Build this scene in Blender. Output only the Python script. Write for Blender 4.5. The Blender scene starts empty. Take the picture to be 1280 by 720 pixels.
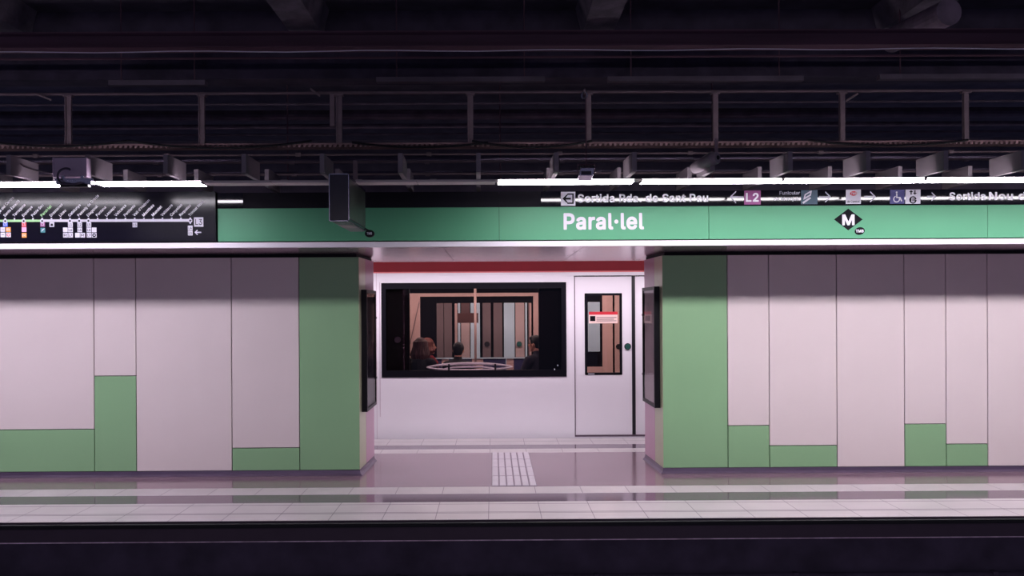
import bpy, bmesh, math, random
from mathutils import Vector, Matrix
random.seed(7)
PI = math.pi
SC = bpy.context.scene
COL = SC.collection

# ---------------------------------------------------------------- camera
F, HZ, VX = 1085.0, 385.0, 616.0            # focal length in px, horizon row, vanishing column
YAW, ROLL = math.radians(0.26), math.radians(-0.31)
cam_d = bpy.data.cameras.new('camera')
cam_d.sensor_width = 36.0
cam_d.lens = F / 1280.0 * 36.0
cam_d.shift_y = (HZ - 360) / 1280.0
cam_d.shift_x = (635 - VX) / 1280.0
cam_d.clip_start = 0.05
cam_d.clip_end = 200
cam = bpy.data.objects.new('camera', cam_d)
COL.objects.link(cam)
CR = Matrix.Rotation(-YAW, 3, 'Z') @ Matrix.Rotation(PI / 2, 3, 'X') @ Matrix.Rotation(ROLL, 3, 'Z')
cam.matrix_world = Matrix.Translation((0, 0, 1.7)) @ CR.to_4x4()
SC.camera = cam
def at(px, py, Y):
    """point of the plane at distance Y that the photograph shows at (px, py)"""
    d = CR @ Vector(((px - 640 + (635 - VX)) / F, (HZ - py) / F, -1))
    k = Y / d.y
    return d.x * k, 1.7 + d.z * k

# ---------------------------------------------------------------- view, world
SC.view_settings.view_transform = 'Standard'
SC.view_settings.look = 'None'
SC.view_settings.gamma = 1.0
SC.view_settings.use_curve_mapping = False
SC.view_settings.exposure = 0.0
AMBIENT = (0.050, 0.056, 0.105)
w = bpy.data.worlds.new('station_gloom'); SC.world = w
w.use_nodes = True
w.node_tree.nodes['Background'].inputs[0].default_value = (*AMBIENT, 1)
w.node_tree.nodes['Background'].inputs[1].default_value = 1.0
TUBE_POWER = 54.0
FAR_TUBE_POWER = 36.0
OPPOSITE_TUBE_POWER = 14.0
CABIN_POWER = 21.0

# ---------------------------------------------------------------- materials
def lin(c):
    return tuple(((x / 255) / 12.92 if x / 255 <= 0.04045 else ((x / 255 + 0.055) / 1.055) ** 2.4) for x in c)
MATS = {}
def mat(name, rgb, rough=0.5, metal=0.0, noise=0.06, nscale=6.0, bump=0.0, bscale=30.0, spec=0.5, emit=None, epow=0.0, coat=0.0, stretch=None):
    if name in MATS: return MATS[name]
    m = bpy.data.materials.new(name); m.use_nodes = True
    nt = m.node_tree; b = nt.nodes['Principled BSDF']
    c = lin(rgb)
    tc = nt.nodes.new('ShaderNodeTexCoord')
    src = tc.outputs['Object']
    if stretch:
        mp = nt.nodes.new('ShaderNodeMapping'); mp.inputs['Scale'].default_value = stretch
        nt.links.new(src, mp.inputs[0]); src = mp.outputs[0]
    n = nt.nodes.new('ShaderNodeTexNoise'); n.inputs['Scale'].default_value = nscale; n.inputs['Detail'].default_value = 4
    nt.links.new(src, n.inputs['Vector'])
    r = nt.nodes.new('ShaderNodeValToRGB')
    r.color_ramp.elements[0].position = 0.3; r.color_ramp.elements[1].position = 0.7
    r.color_ramp.elements[0].color = (*[x * (1 - noise) for x in c], 1)
    r.color_ramp.elements[1].color = (*[min(1, x * (1 + noise)) for x in c], 1)
    nt.links.new(n.outputs['Fac'], r.inputs[0]); nt.links.new(r.outputs[0], b.inputs['Base Color'])
    b.inputs['Roughness'].default_value = rough
    b.inputs['Metallic'].default_value = metal
    b.inputs['Specular IOR Level'].default_value = spec
    b.inputs['Coat Weight'].default_value = coat
    if bump:
        n2 = nt.nodes.new('ShaderNodeTexNoise'); n2.inputs['Scale'].default_value = bscale
        nt.links.new(src, n2.inputs['Vector'])
        bp = nt.nodes.new('ShaderNodeBump'); bp.inputs['Strength'].default_value = bump; bp.inputs['Distance'].default_value = 0.02
        nt.links.new(n2.outputs['Fac'], bp.inputs['Height']); nt.links.new(bp.outputs[0], b.inputs['Normal'])
    if emit:
        b.inputs['Emission Color'].default_value = (*lin(emit), 1); b.inputs['Emission Strength'].default_value = epow
    MATS[name] = m
    return m

def glass_mat(name, tint, refl=1.0):
    m = bpy.data.materials.new(name); m.use_nodes = True
    nt = m.node_tree; nt.nodes.clear()
    o = nt.nodes.new('ShaderNodeOutputMaterial'); mx = nt.nodes.new('ShaderNodeMixShader')
    t = nt.nodes.new('ShaderNodeBsdfTransparent'); g = nt.nodes.new('ShaderNodeBsdfGlossy')
    t.inputs[0].default_value = (*lin(tint), 1); g.inputs['Roughness'].default_value = 0.02
    g.inputs[0].default_value = (refl, refl, refl, 1)
    f = nt.nodes.new('ShaderNodeFresnel'); f.inputs[0].default_value = 1.5
    geo = nt.nodes.new('ShaderNodeNewGeometry'); fr = nt.nodes.new('ShaderNodeMath'); fr.operation = 'SUBTRACT'; fr.inputs[0].default_value = 1.0
    nt.links.new(geo.outputs['Backfacing'], fr.inputs[1]); mul = nt.nodes.new('ShaderNodeMath'); mul.operation = 'MULTIPLY'
    nt.links.new(f.outputs[0], mul.inputs[0]); nt.links.new(fr.outputs[0], mul.inputs[1])
    nt.links.new(mul.outputs[0], mx.inputs[0]); nt.links.new(t.outputs[0], mx.inputs[1]); nt.links.new(g.outputs[0], mx.inputs[2])
    nt.links.new(mx.outputs[0], o.inputs[0])
    MATS[name] = m
    return m

def tiled_mat(name, rgb, joint, rough, px, ox, py=None, oy=0, jw=0.006, spec=0.5, noise=0.08):
    """stone slabs with thin joints every px metres along X (and py along Y)"""
    m = mat(name, rgb, rough=rough, noise=noise, nscale=2.5, spec=spec)
    nt = m.node_tree; b = nt.nodes['Principled BSDF']
    tc = nt.nodes.new('ShaderNodeTexCoord'); sep = nt.nodes.new('ShaderNodeSeparateXYZ')
    nt.links.new(tc.outputs['Object'], sep.inputs[0])
    def joint_of(out, p, o):
        a = nt.nodes.new('ShaderNodeMath'); a.operation = 'SUBTRACT'; a.inputs[1].default_value = o
        nt.links.new(out, a.inputs[0])
        c = nt.nodes.new('ShaderNodeMath'); c.operation = 'DIVIDE'; c.inputs[1].default_value = p
        nt.links.new(a.outputs[0], c.inputs[0])
        fr = nt.nodes.new('ShaderNodeMath'); fr.operation = 'FRACT'; nt.links.new(c.outputs[0], fr.inputs[0])
        lt = nt.nodes.new('ShaderNodeMath'); lt.operation = 'LESS_THAN'; lt.inputs[1].default_value = jw / p
        nt.links.new(fr.outputs[0], lt.inputs[0]); return lt.outputs[0]
    j = joint_of(sep.outputs['X'], px, ox)
    if py:
        k = joint_of(sep.outputs['Y'], py, oy)
        mxx = nt.nodes.new('ShaderNodeMath'); mxx.operation = 'MAXIMUM'
        nt.links.new(j, mxx.inputs[0]); nt.links.new(k, mxx.inputs[1]); j = mxx.outputs[0]
    old = b.inputs['Base Color'].links[0].from_socket
    mix = nt.nodes.new('ShaderNodeMix'); mix.data_type = 'RGBA'
    nt.links.new(j, mix.inputs['Factor']); nt.links.new(old, mix.inputs['A']); mix.inputs['B'].default_value = (*lin(joint), 1)
    nt.links.new(mix.outputs['Result'], b.inputs['Base Color'])
    return m

M_floor_light = tiled_mat('pale_stone_tile', (170, 161, 166), (84, 66, 84), 0.34, 0.43, -0.047, spec=0.35)
M_floor_dark = tiled_mat('dark_polished_stone', (92, 76, 90), (58, 46, 62), 0.10, 0.86, -0.047, spec=0.6)
M_floor_main = tiled_mat('mauve_polished_stone', (120, 96, 108), (78, 60, 78), 0.13, 0.86, -0.047, 0.86, 8.26, spec=0.6)
M_groove = mat('stone_groove', (70, 54, 70), 0.6)
M_black = mat('black_gap', (14, 12, 20), 0.7)
M_cream = mat('cream_enamel_panel', (208, 193, 196), 0.42, noise=0.02, nscale=1.5)
M_green = mat('green_enamel_panel', (129, 166, 127), 0.42, noise=0.03, nscale=1.5)
M_jamb = mat('pale_green_metal', (176, 178, 150), 0.30, 0.3, noise=0.03)
M_mauve = mat('mauve_enamel', (176, 132, 158), 0.30, noise=0.03)
M_skirt = mat('purple_grey_skirting', (92, 76, 100), 0.28, 0.4)
M_conc = mat('sooty_concrete', (92, 82, 98), 0.9, noise=0.25, nscale=3, bump=0.4, bscale=12)
M_edge = mat('black_platform_face', (66, 56, 76), 0.9, noise=0.3, nscale=4)
M_steel = mat('dusty_steel', (138, 116, 126), 0.6, 0.1, noise=0.15, nscale=8)
M_duct = mat('dim_duct_steel', (92, 80, 96), 0.7, noise=0.25, nscale=3)
M_beam = mat('rusty_beam', (92, 62, 78), 0.75, noise=0.3, nscale=2, stretch=(0.3, 1, 4))
M_fin = mat('grey_baffle', (138, 124, 134), 0.6, noise=0.06)
M_rail = mat('aluminium_tray', (170, 158, 160), 0.45, 0.3)
M_trim = mat('white_aluminium_trim', (217, 209, 219), 0.35, noise=0.02)
M_soffit = mat('brushed_pink_steel', (196, 168, 182), 0.22, 0.75, noise=0.10, nscale=2, stretch=(1.5, 0.3, 1), bump=0.03, bscale=5)
M_sign_g = mat('green_sign_enamel', (78, 140, 108), 0.45, noise=0.02, nscale=2, spec=0.2)
M_sign_k = mat('black_gloss_sign', (12, 10, 18), 0.05, noise=0.1, bump=0.05, bscale=0.9, stretch=(1.0, 1, 0.02), spec=0.3)
M_map_k = mat('black_satin_sign', (14, 11, 24), 0.15, noise=0.1, spec=0.25)
M_matte_k = mat('black_matt_fascia', (17, 14, 24), 0.7, spec=0.15)
M_white = mat('white_lettering', (198, 193, 208), 0.5, noise=0.01)
M_tube = mat('lit_white_diffuser', (240, 240, 240), 0.5, emit=(255, 249, 255), epow=TUBE_POWER)
M_tubel = mat('lit_lilac_diffuser', (240, 240, 240), 0.5, emit=(250, 243, 255), epow=TUBE_POWER)
M_tubeo = mat('lit_opposite_diffuser', (240, 240, 240), 0.5, emit=(255, 246, 255), epow=OPPOSITE_TUBE_POWER)
M_tubef = mat('lit_far_diffuser', (240, 240, 240), 0.5, emit=(255, 244, 252), epow=FAR_TUBE_POWER)
M_cabin = mat('warm_cabin_lamp', (250, 240, 230), 0.5, emit=(255, 236, 230), epow=CABIN_POWER)
M_chrome = mat('chrome', (190, 182, 200), 0.2, 0.9)
M_kplast = mat('black_plastic', (15, 12, 20), 0.45, spec=0.25)
M_darkglass = mat('dark_screen_glass', (46, 38, 54), 0.2, noise=0.3, nscale=5)
M_train = mat('white_train_paint', (236, 228, 238), 0.40, noise=0.015, nscale=1.0, coat=0.15)
M_red = mat('red_train_stripe', (124, 10, 30), 0.5, noise=0.03, spec=0.2)
M_redlt = mat('pink_stripe_highlight', (226, 110, 116), 0.35)  # highlight colour, painted on rather than lit
M_seal = mat('black_rubber', (22, 18, 28), 0.5)
M_kframe = mat('black_window_frame', (11, 9, 20), 0.6, spec=0.12)
M_glass = glass_mat('tinted_train_glass', (222, 214, 216), 1.0)
M_glassd = glass_mat('clear_poster_glass', (240, 240, 240), 0.45)
M_peach = mat('peach_interior_panel', (214, 178, 170), 0.5, noise=0.02)
M_greyp = mat('grey_peach_panel', (176, 156, 154), 0.5, noise=0.02)
M_taupe = mat('taupe_interior_panel', (108, 94, 96), 0.5, noise=0.03)
M_dtaupe = mat('dark_taupe_panel', (92, 68, 68), 0.5, noise=0.04)
M_pale = mat('pale_blue_pane', (182, 206, 218), 0.25, noise=0.04)
M_idark = mat('dark_interior_panel', (13, 10, 17), 0.7, spec=0.1)
M_navy = mat('navy_seat_fabric', (52, 50, 92), 0.7)
M_cfloor = mat('grey_train_floor', (110, 96, 100), 0.5)
M_pole = mat('warm_steel_pole', (176, 148, 142), 0.5, 0.1)
def flat(name, rgb, rough=0.5): return mat(name, rgb, rough, noise=0.01)
M_btn = flat('green_button', (40, 84, 78), 0.3)
M_bright = mat('white_stop_print', (246, 242, 250), 0.5, noise=0.01)
M_blk = mat('black_print', (14, 12, 20), 0.8, noise=0.01, spec=0.15)
M_blue = flat('blue_print', (40, 84, 200)); M_redp = flat('red_print', (206, 44, 60)); M_orange = flat('orange_print', (240, 140, 50))
M_magenta = flat('magenta_print', (140, 56, 124)); M_pink = flat('pink_print', (226, 160, 200)); M_teal = flat('teal_print', (36, 110, 120))
M_slate = flat('slate_print', (50, 76, 96)); M_indigo = flat('indigo_print', (46, 42, 112)); M_lgreen = flat('light_green_print', (150, 200, 140))
M_skin = mat('skin', (206, 146, 122), 0.5, noise=0.04, nscale=20)
M_poster = mat('pale_pink_poster', (206, 178, 190), 0.5, noise=0.12, nscale=5)

# ---------------------------------------------------------------- helpers
WORLD = {}                                       # world location of each built object
class MB:
    def __init__(s): s.bm = bmesh.new()
    def box(s, x0, x1, y0, y1, z0, z1, mi=0):
        vs = [s.bm.verts.new(p) for p in ((x0,y0,z0),(x1,y0,z0),(x1,y1,z0),(x0,y1,z0),(x0,y0,z1),(x1,y0,z1),(x1,y1,z1),(x0,y1,z1))]
        for f in ((0,3,2,1),(4,5,6,7),(0,1,5,4),(1,2,6,5),(2,3,7,6),(3,0,4,7)):
            fc = s.bm.faces.new([vs[i] for i in f]); fc.material_index = mi
        return s
    def hull(s, lo, hi):
        """solid between two matching polygons"""
        a = [s.bm.verts.new(p) for p in lo]; b = [s.bm.verts.new(p) for p in hi]; n = len(a)
        s.bm.faces.new(a[::-1]); s.bm.faces.new(b)
        for i in range(n): s.bm.faces.new((a[i], a[(i+1)%n], b[(i+1)%n], b[i]))
        return s
    def prism_xz(s, pts, y0, y1):                 # outline in x,z pushed along y
        return s.hull([(x, y0, z) for x, z in pts], [(x, y1, z) for x, z in pts])
    def prism_yz(s, pts, x0, x1):
        return s.hull([(x0, y, z) for y, z in pts], [(x1, y, z) for y, z in pts])
    def tube(s, pts, r, n=10, closed=False):
        pts = [Vector(p) for p in pts]; rr = r if isinstance(r, (list, tuple)) else [r] * len(pts)
        rings = []
        N = len(pts)
        up = None
        for i, p in enumerate(pts):
            if closed: d = pts[(i+1)%N] - pts[i-1]
            else: d = pts[min(i+1, N-1)] - pts[max(i-1, 0)]
            d.normalize()
            if up is None:
                up = Vector((0,0,1)) if abs(d.z) < 0.9 else Vector((1,0,0))
            u = d.cross(up)
            if u.length < 1e-5: u = d.cross(Vector((0,1,0)))
            u.normalize(); v = u.cross(d).normalized(); up = v
            rings.append([s.bm.verts.new(p + (u*math.cos(2*PI*k/n) + v*math.sin(2*PI*k/n))*rr[i]) for k in range(n)])
        for i in range(N if closed else N-1):
            a, b = rings[i], rings[(i+1)%N]
            for k in range(n): s.bm.faces.new((a[k], a[(k+1)%n], b[(k+1)%n], b[k]))
        if not closed: s.bm.faces.new(rings[0][::-1]); s.bm.faces.new(rings[-1])
        return s
    def disc_y(s, x, z, rx, rz, y0, y1, n=28):    # thick disc facing the camera
        return s.prism_xz([(x + rx*math.cos(2*PI*k/n), z + rz*math.sin(2*PI*k/n)) for k in range(n)], y0, y1)
    def ball(s, c, r, seg=20, rings=12):
        rx, ry, rz = r if isinstance(r, (tuple, list)) else (r, r, r)
        g = bmesh.ops.create_uvsphere(s.bm, u_segments=seg, v_segments=rings, radius=1.0)
        for v in g['verts']: v.co = Vector((v.co.x*rx + c[0], v.co.y*ry + c[1], v.co.z*rz + c[2]))
        return s
    def build(s, name, m, parent=None, bevel=0.0, smooth=False, origin=None, local=False, keep_origin=False):
        bmesh.ops.recalc_face_normals(s.bm, faces=s.bm.faces)
        me = bpy.data.meshes.new(name); s.bm.to_mesh(me); s.bm.free()
        return place(name, me, m, parent, bevel, smooth, origin, local, keep_origin)
def place(name, me, m, parent=None, bevel=0.0, smooth=False, origin=None, local=False, keep_origin=False):
    xs = [v.co for v in me.vertices]
    if local or keep_origin: o0 = Vector((0,0,0))
    elif origin is not None: o0 = Vector(origin)
    else:
        lo = Vector([min(v[i] for v in xs) for i in range(3)]); hi = Vector([max(v[i] for v in xs) for i in range(3)])
        o0 = Vector(((lo.x+hi.x)/2, (lo.y+hi.y)/2, lo.z))
    if o0.length: me.transform(Matrix.Translation(-o0))
    for mm in (m if isinstance(m, (list, tuple)) else [m]): me.materials.append(mm)
    if smooth:
        for p in me.polygons: p.use_smooth = True
    ob = bpy.data.objects.new(name, me); COL.objects.link(ob)
    if local: base = Vector((0,0,0))
    else: base = WORLD.get(parent.name, Vector((0,0,0))) if parent else Vector((0,0,0))
    if parent: ob.parent = parent
    ob.location = o0 - base if not local else (0,0,0)
    WORLD[ob.name] = o0
    if bevel:
        b = ob.modifiers.new('bevel', 'BEVEL'); b.width = bevel; b.segments = 2; b.limit_method = 'ANGLE'
    return ob
def tag(o, label=None, cat=None, group=None, kind=None):
    if label: o['label'] = label
    if cat: o['category'] = cat
    if group: o['group'] = group
    if kind: o['kind'] = kind
    return o
def empty(name, loc, label=None, cat=None, group=None, rz=0):
    o = bpy.data.objects.new(name, None); COL.objects.link(o); o.location = loc; o.rotation_euler = (0, 0, rz)
    o.empty_display_size = 0.1
    WORLD[o.name] = Vector(loc)
    return tag(o, label, cat, group)
def struct(o): o['kind'] = 'structure'; return o
def copy_tree(o, parent=None):
    c = o.copy(); COL.objects.link(c)
    if parent: c.parent = parent
    for ch in list(o.children): copy_tree(ch, c)
    return c
ORD = ['first','second','third','fourth','fifth','sixth','seventh','eighth','ninth','tenth','eleventh','twelfth','thirteenth','fourteenth','fifteenth','sixteenth']

# letter outlines (advance, closed contours) in thousandths of the em
GLYPHS = {
"'":(206,[[76,314,124,313,132,319,140,459,140,507,134,513,74,513,65,507]]),
'.':(188,[[85,-8,119,-4,136,12,145,30,139,67,124,83,104,91,84,90,63,80,48,62,45,47,48,22,56,10]]),
'1':(453,[[74,-4,387,-5,395,-1,392,59,281,64,281,506,277,514,197,514,82,429,81,361,90,355,200,434,206,431,206,66,200,60,75,59,71,51]]),
'2':(453,[[62,-4,385,-5,393,-1,394,54,388,62,168,66,329,241,358,281,378,324,386,369,381,414,361,454,336,481,308,502,265,517,183,517,143,502,120,486,80,441,64,396,61,366,65,359,128,359,142,406,158,430,198,452,225,455,270,444,301,419,311,396,314,356,303,324,266,271,60,49]]),
'3':(453,[[201,-11,253,-9,311,7,359,44,376,64,391,97,398,147,391,192,375,225,343,260,310,281,235,297,375,456,376,504,370,513,73,513,64,507,64,454,70,448,270,448,276,444,153,302,152,252,158,243,245,237,273,229,298,210,313,189,324,147,321,122,309,94,273,66,230,56,200,56,168,64,137,84,120,109,110,137,48,138,39,132,47,89,60,64,95,26,135,4,175,-9]]),
'4':(453,[[281,-4,344,-4,349,98,411,100,417,106,414,166,348,171,346,319,286,322,279,319,275,169,126,167,119,171,314,504,309,515,251,515,236,501,38,166,35,109,44,100,274,100]]),
'5':(453,[[208,-11,229,-12,284,-1,314,11,351,43,374,74,389,112,395,189,384,232,364,269,336,300,299,325,264,335,214,338,141,317,155,444,161,448,364,448,370,457,370,507,364,513,99,513,90,507,64,252,126,240,161,260,194,270,246,267,271,257,296,235,309,217,319,189,322,154,309,107,276,71,249,59,206,56,174,66,144,91,124,134,56,132,63,87,78,57,104,28,144,4]]),
'6':(453,[[214,-11,273,-7,313,9,355,46,373,72,389,109,394,149,389,204,376,242,355,268,318,300,278,315,198,317,324,502,325,509,320,513,255,513,244,507,100,292,75,242,62,194,59,154,65,109,80,72,103,39,148,6,180,-6],[220,54,180,66,155,87,132,134,132,177,142,209,158,232,200,257,228,260,258,255,296,229,318,187,322,149,308,102,293,81,255,59]]),
'7':(453,[[95,-4,161,-5,171,1,396,446,393,514,66,515,58,511,57,456,63,448,308,447,314,444,95,9]]),
'B':(456,[[58,-4,296,-2,351,16,381,35,404,64,422,124,417,181,390,229,366,249,333,266,361,283,392,319,402,361,400,409,385,446,362,474,334,494,291,509,239,515,64,515,56,511],[134,63,130,69,132,224,266,225,302,214,337,181,350,136,344,109,324,83,294,68,254,63],[134,290,130,296,132,446,239,447,284,439,311,422,327,394,330,364,322,336,302,311,279,298,244,290]]),
'C':(510,[[255,-11,306,-9,339,-1,399,29,434,61,452,87,478,157,471,165,406,164,384,117,364,93,316,66,274,58,226,64,186,81,155,109,131,147,113,202,108,252,113,304,133,367,153,397,186,427,241,448,281,450,311,445,344,430,376,403,406,344,476,347,469,384,454,417,410,472,376,495,341,510,286,521,201,512,148,489,100,449,63,392,43,332,35,262,43,177,64,114,100,59,161,14,201,-4]]),
'D':(502,[[58,-4,226,-5,294,3,354,26,389,54,439,118,459,176,465,224,467,259,459,334,439,391,409,436,356,482,294,507,226,515,64,515,56,511],[134,63,130,69,130,444,136,447,221,447,269,442,314,424,349,396,369,366,389,309,392,229,374,151,351,116,334,100,314,86,271,68,224,62]]),
'E':(419,[[58,-4,371,-5,379,-1,380,54,374,62,136,62,130,69,132,224,351,225,360,234,360,284,354,290,132,291,131,445,371,448,378,456,374,514,64,515,56,511]]),
'F':(410,[[58,-4,129,-1,132,214,341,215,350,221,350,276,344,282,131,285,131,445,369,448,375,456,371,514,64,515,56,511]]),
'G':(520,[[258,-11,319,-7,346,1,379,14,419,43,457,89,477,142,482,189,479,259,281,259,278,202,281,194,401,193,408,187,404,159,392,127,370,97,341,76,301,61,269,58,229,63,189,80,155,109,133,142,113,202,108,252,113,304,133,367,155,402,186,427,241,448,279,450,306,445,334,434,368,409,406,344,479,347,469,387,454,417,421,460,359,502,284,521,199,512,149,490,100,449,62,392,43,332,35,264,43,172,63,114,98,64,149,19,201,-4]]),
'H':(517,[[58,-4,129,-1,130,221,136,227,385,226,388,1,396,-5,461,-2,459,514,389,511,387,301,381,295,132,296,129,511,121,515,56,512]]),
'L':(393,[[58,-4,356,-5,365,1,365,56,359,62,136,62,130,66,130,506,124,515,64,515,55,509]]),
'M':(628,[[58,-4,119,-5,127,1,126,391,278,4,289,-5,341,-5,349,4,499,385,500,1,509,-5,571,-2,569,514,479,515,471,511,314,97,157,511,149,515,56,512]]),
'N':(523,[[58,-4,121,-5,130,1,129,399,381,-2,466,-2,464,514,404,515,395,509,394,114,142,509,131,515,56,512]]),
'P':(445,[[58,-4,129,-1,132,179,291,186,337,204,371,231,394,261,409,301,415,346,409,394,394,434,369,466,339,489,284,509,234,515,64,515,56,511],[134,248,130,254,132,446,261,445,294,434,314,419,329,396,338,349,332,306,314,276,294,261,264,250]]),
'R':(449,[[58,-4,129,-1,130,186,136,192,243,191,348,-1,356,-5,431,-1,324,204,366,233,392,264,409,304,415,351,409,399,394,436,372,466,339,492,291,509,234,515,64,515,56,511],[134,260,130,266,132,446,264,445,292,436,315,421,330,399,340,349,329,304,311,283,266,263]]),
'S':(447,[[208,-13,284,-8,323,5,359,27,392,65,407,95,413,132,410,172,400,200,362,242,312,270,169,314,142,331,124,355,123,395,137,418,169,443,217,454,264,448,297,433,320,410,334,375,404,377,397,420,382,450,357,478,317,504,277,516,234,521,177,516,142,505,101,482,74,456,54,417,48,387,54,330,82,286,127,254,267,210,317,186,330,172,340,142,330,105,312,81,287,67,222,54,177,62,144,77,124,97,107,140,42,141,33,135,41,92,56,62,89,26,132,2]]),
'T':(449,[[190,-4,253,-5,262,1,262,444,268,447,418,449,422,456,418,514,36,515,28,511,31,449,181,447,187,444]]),
'V':(480,[[202,-4,275,-5,284,1,463,491,468,509,465,514,400,515,389,509,242,79,90,509,80,515,12,511]]),
'a':(389,[[148,-13,191,-11,219,-3,239,7,269,35,276,-3,334,-4,342,2,342,255,337,297,309,348,284,368,236,385,169,388,104,370,65,340,38,297,44,284,99,269,134,308,169,323,201,326,236,318,262,292,270,255,262,240,96,208,61,188,33,152,25,102,31,70,43,42,64,19,89,2],[151,52,119,64,103,82,98,110,109,136,141,155,269,176,267,120,249,84,227,65,201,54]]),
'b':(424,[[213,-12,277,-7,314,10,352,45,367,68,390,128,395,183,385,266,375,296,349,334,314,366,274,384,232,389,194,386,154,369,119,334,117,511,54,514,48,506,48,1,57,-5,114,-4,122,42,147,15,171,-2],[214,53,182,60,144,91,121,151,118,196,129,256,146,288,177,314,222,324,244,321,272,309,297,286,320,226,323,181,312,123,295,91,254,58]]),
'c':(396,[[194,-12,258,-7,308,15,346,53,366,98,360,109,305,122,268,70,243,58,200,52,178,55,152,68,130,90,113,118,102,176,104,223,120,268,150,306,183,321,223,324,270,304,300,258,365,276,363,291,346,323,308,361,265,381,223,389,153,381,113,364,89,343,50,291,35,246,29,196,35,131,51,83,78,43,115,10,158,-7]]),
'd':(424,[[184,-12,228,-10,250,-2,278,15,305,45,313,-4,375,-2,376,506,373,513,308,511,305,335,273,366,230,386,195,389,155,384,110,366,93,352,70,329,49,293,34,248,29,178,35,128,50,83,74,43,110,10,150,-7],[198,53,178,55,153,68,127,93,105,151,102,203,112,256,132,291,148,306,173,319,208,324,253,311,281,286,303,231,306,176,293,116,276,86,238,58]]),
'e':(404,[[199,-12,253,-10,288,0,315,15,358,61,368,93,305,109,271,68,250,58,225,52,180,55,145,73,117,106,104,143,105,162,368,164,376,173,374,241,363,281,345,319,319,348,290,369,243,386,213,389,150,381,113,364,76,331,50,291,35,246,29,196,35,131,51,83,78,43,115,10,160,-7],[108,227,104,238,112,263,133,294,175,321,200,324,233,321,264,306,291,271,302,233,295,227]]),
'g':(425,[[189,-155,248,-153,295,-140,326,-122,350,-98,371,-60,376,-22,376,375,373,383,313,383,305,333,278,363,235,386,190,389,150,383,110,366,94,353,72,330,47,288,34,248,29,200,34,133,50,88,84,43,110,22,150,5,195,0,255,12,306,50,306,-2,298,-45,280,-68,255,-83,218,-91,163,-85,137,-72,100,-36,47,-67,62,-97,100,-130,133,-145],[198,65,165,72,130,98,105,155,102,205,112,255,133,291,150,308,170,318,210,324,233,321,258,308,281,288,303,233,306,178,296,125,279,98,250,75,228,67]]),
'i':(167,[[52,-4,110,-5,118,1,119,376,112,385,57,385,49,379],[76,439,100,440,117,451,131,479,128,501,120,512,105,524,85,530,67,527,52,517,36,489,45,458,64,441]]),
'j':(167,[[-11,-147,34,-145,67,-134,99,-104,117,-62,120,376,114,384,56,385,48,378,47,-37,34,-69,24,-77,-14,-87],[80,438,114,448,130,476,129,496,120,513,101,526,84,530,66,526,49,515,36,483,49,452,66,440]]),
'l':(189,[[128,-6,177,-4,186,7,174,55,133,59,121,79,118,507,109,513,54,513,48,504,51,57,59,34,74,13,97,-1]]),
'm':(610,[[52,-4,117,-1,121,259,131,286,146,304,164,317,194,325,224,322,242,312,265,281,271,-4,339,-1,344,269,351,289,367,307,387,319,412,325,442,322,467,309,487,276,492,-1,560,-4,563,254,557,301,542,336,525,359,499,377,459,390,417,390,377,379,347,360,319,329,287,367,247,387,199,390,172,382,119,341,114,384,52,384,48,376]]),
'n':(410,[[52,-4,117,-1,121,251,131,281,147,300,194,322,249,314,269,299,285,274,290,239,292,-1,299,-5,362,-1,363,239,358,289,342,329,304,369,252,387,187,385,149,367,122,339,114,384,49,381]]),
'o':(415,[[194,-12,258,-7,301,11,339,46,368,93,381,133,386,183,381,246,363,293,339,331,293,369,255,384,210,389,160,384,123,369,75,329,50,291,35,246,29,196,35,131,51,83,78,43,115,10,158,-7],[195,53,153,68,125,98,112,121,105,151,102,201,112,253,132,288,172,318,210,324,243,319,266,306,286,286,308,233,314,181,303,123,285,90,265,70,238,55]]),
'p':(424,[[52,-147,117,-144,119,42,149,13,194,-10,234,-13,274,-8,314,10,332,25,354,48,375,81,390,131,395,183,390,248,367,308,348,336,309,369,272,384,232,390,197,387,162,374,122,336,114,383,49,381],[214,53,182,60,144,91,121,151,118,196,129,256,146,288,177,314,222,324,244,321,272,309,297,286,320,226,323,181,312,123,295,91,254,58]]),
'q':(424,[[310,-147,368,-148,376,-142,376,378,368,385,313,383,305,332,275,364,253,379,200,390,153,384,110,366,93,352,70,329,50,296,31,228,29,178,35,128,52,78,74,43,110,10,150,-7,190,-13,230,-10,275,13,305,41],[198,53,178,55,153,68,127,93,105,151,102,203,112,256,132,291,148,306,173,319,208,324,253,311,281,286,303,231,306,176,293,116,276,86,238,58]]),
'r':(259,[[52,-4,117,-1,121,256,139,292,162,309,194,320,247,321,244,389,209,390,177,384,149,372,122,346,114,384,49,381]]),
's':(365,[[163,-12,225,-10,270,5,316,43,333,83,336,111,330,143,307,177,275,199,145,238,117,261,116,286,121,298,142,316,175,327,215,324,240,311,270,272,327,288,318,321,283,361,257,376,222,387,150,387,110,374,84,358,61,336,44,293,41,273,47,241,70,203,105,180,230,144,248,133,260,118,258,86,245,70,215,55,182,51,150,55,127,65,111,81,95,111,32,96,42,58,59,33,80,15,110,-2]]),
't':(227,[[156,-8,205,-6,215,-3,218,5,205,57,152,59,134,77,131,315,137,321,205,322,208,377,202,383,133,385,130,472,67,476,61,467,61,387,2,380,1,327,7,321,61,317,61,85,67,50,92,14,122,-3]]),
'u':(410,[[168,-9,227,-4,257,11,289,41,297,-4,362,-1,363,376,359,384,292,381,287,124,277,99,254,73,232,61,202,55,159,66,142,79,124,109,118,151,117,381,109,385,49,381,48,129,54,86,64,56,86,26,119,3]]),
'v':(389,[[160,-4,223,-5,233,1,376,376,373,384,300,381,196,86,89,381,81,385,13,381]]),
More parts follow.
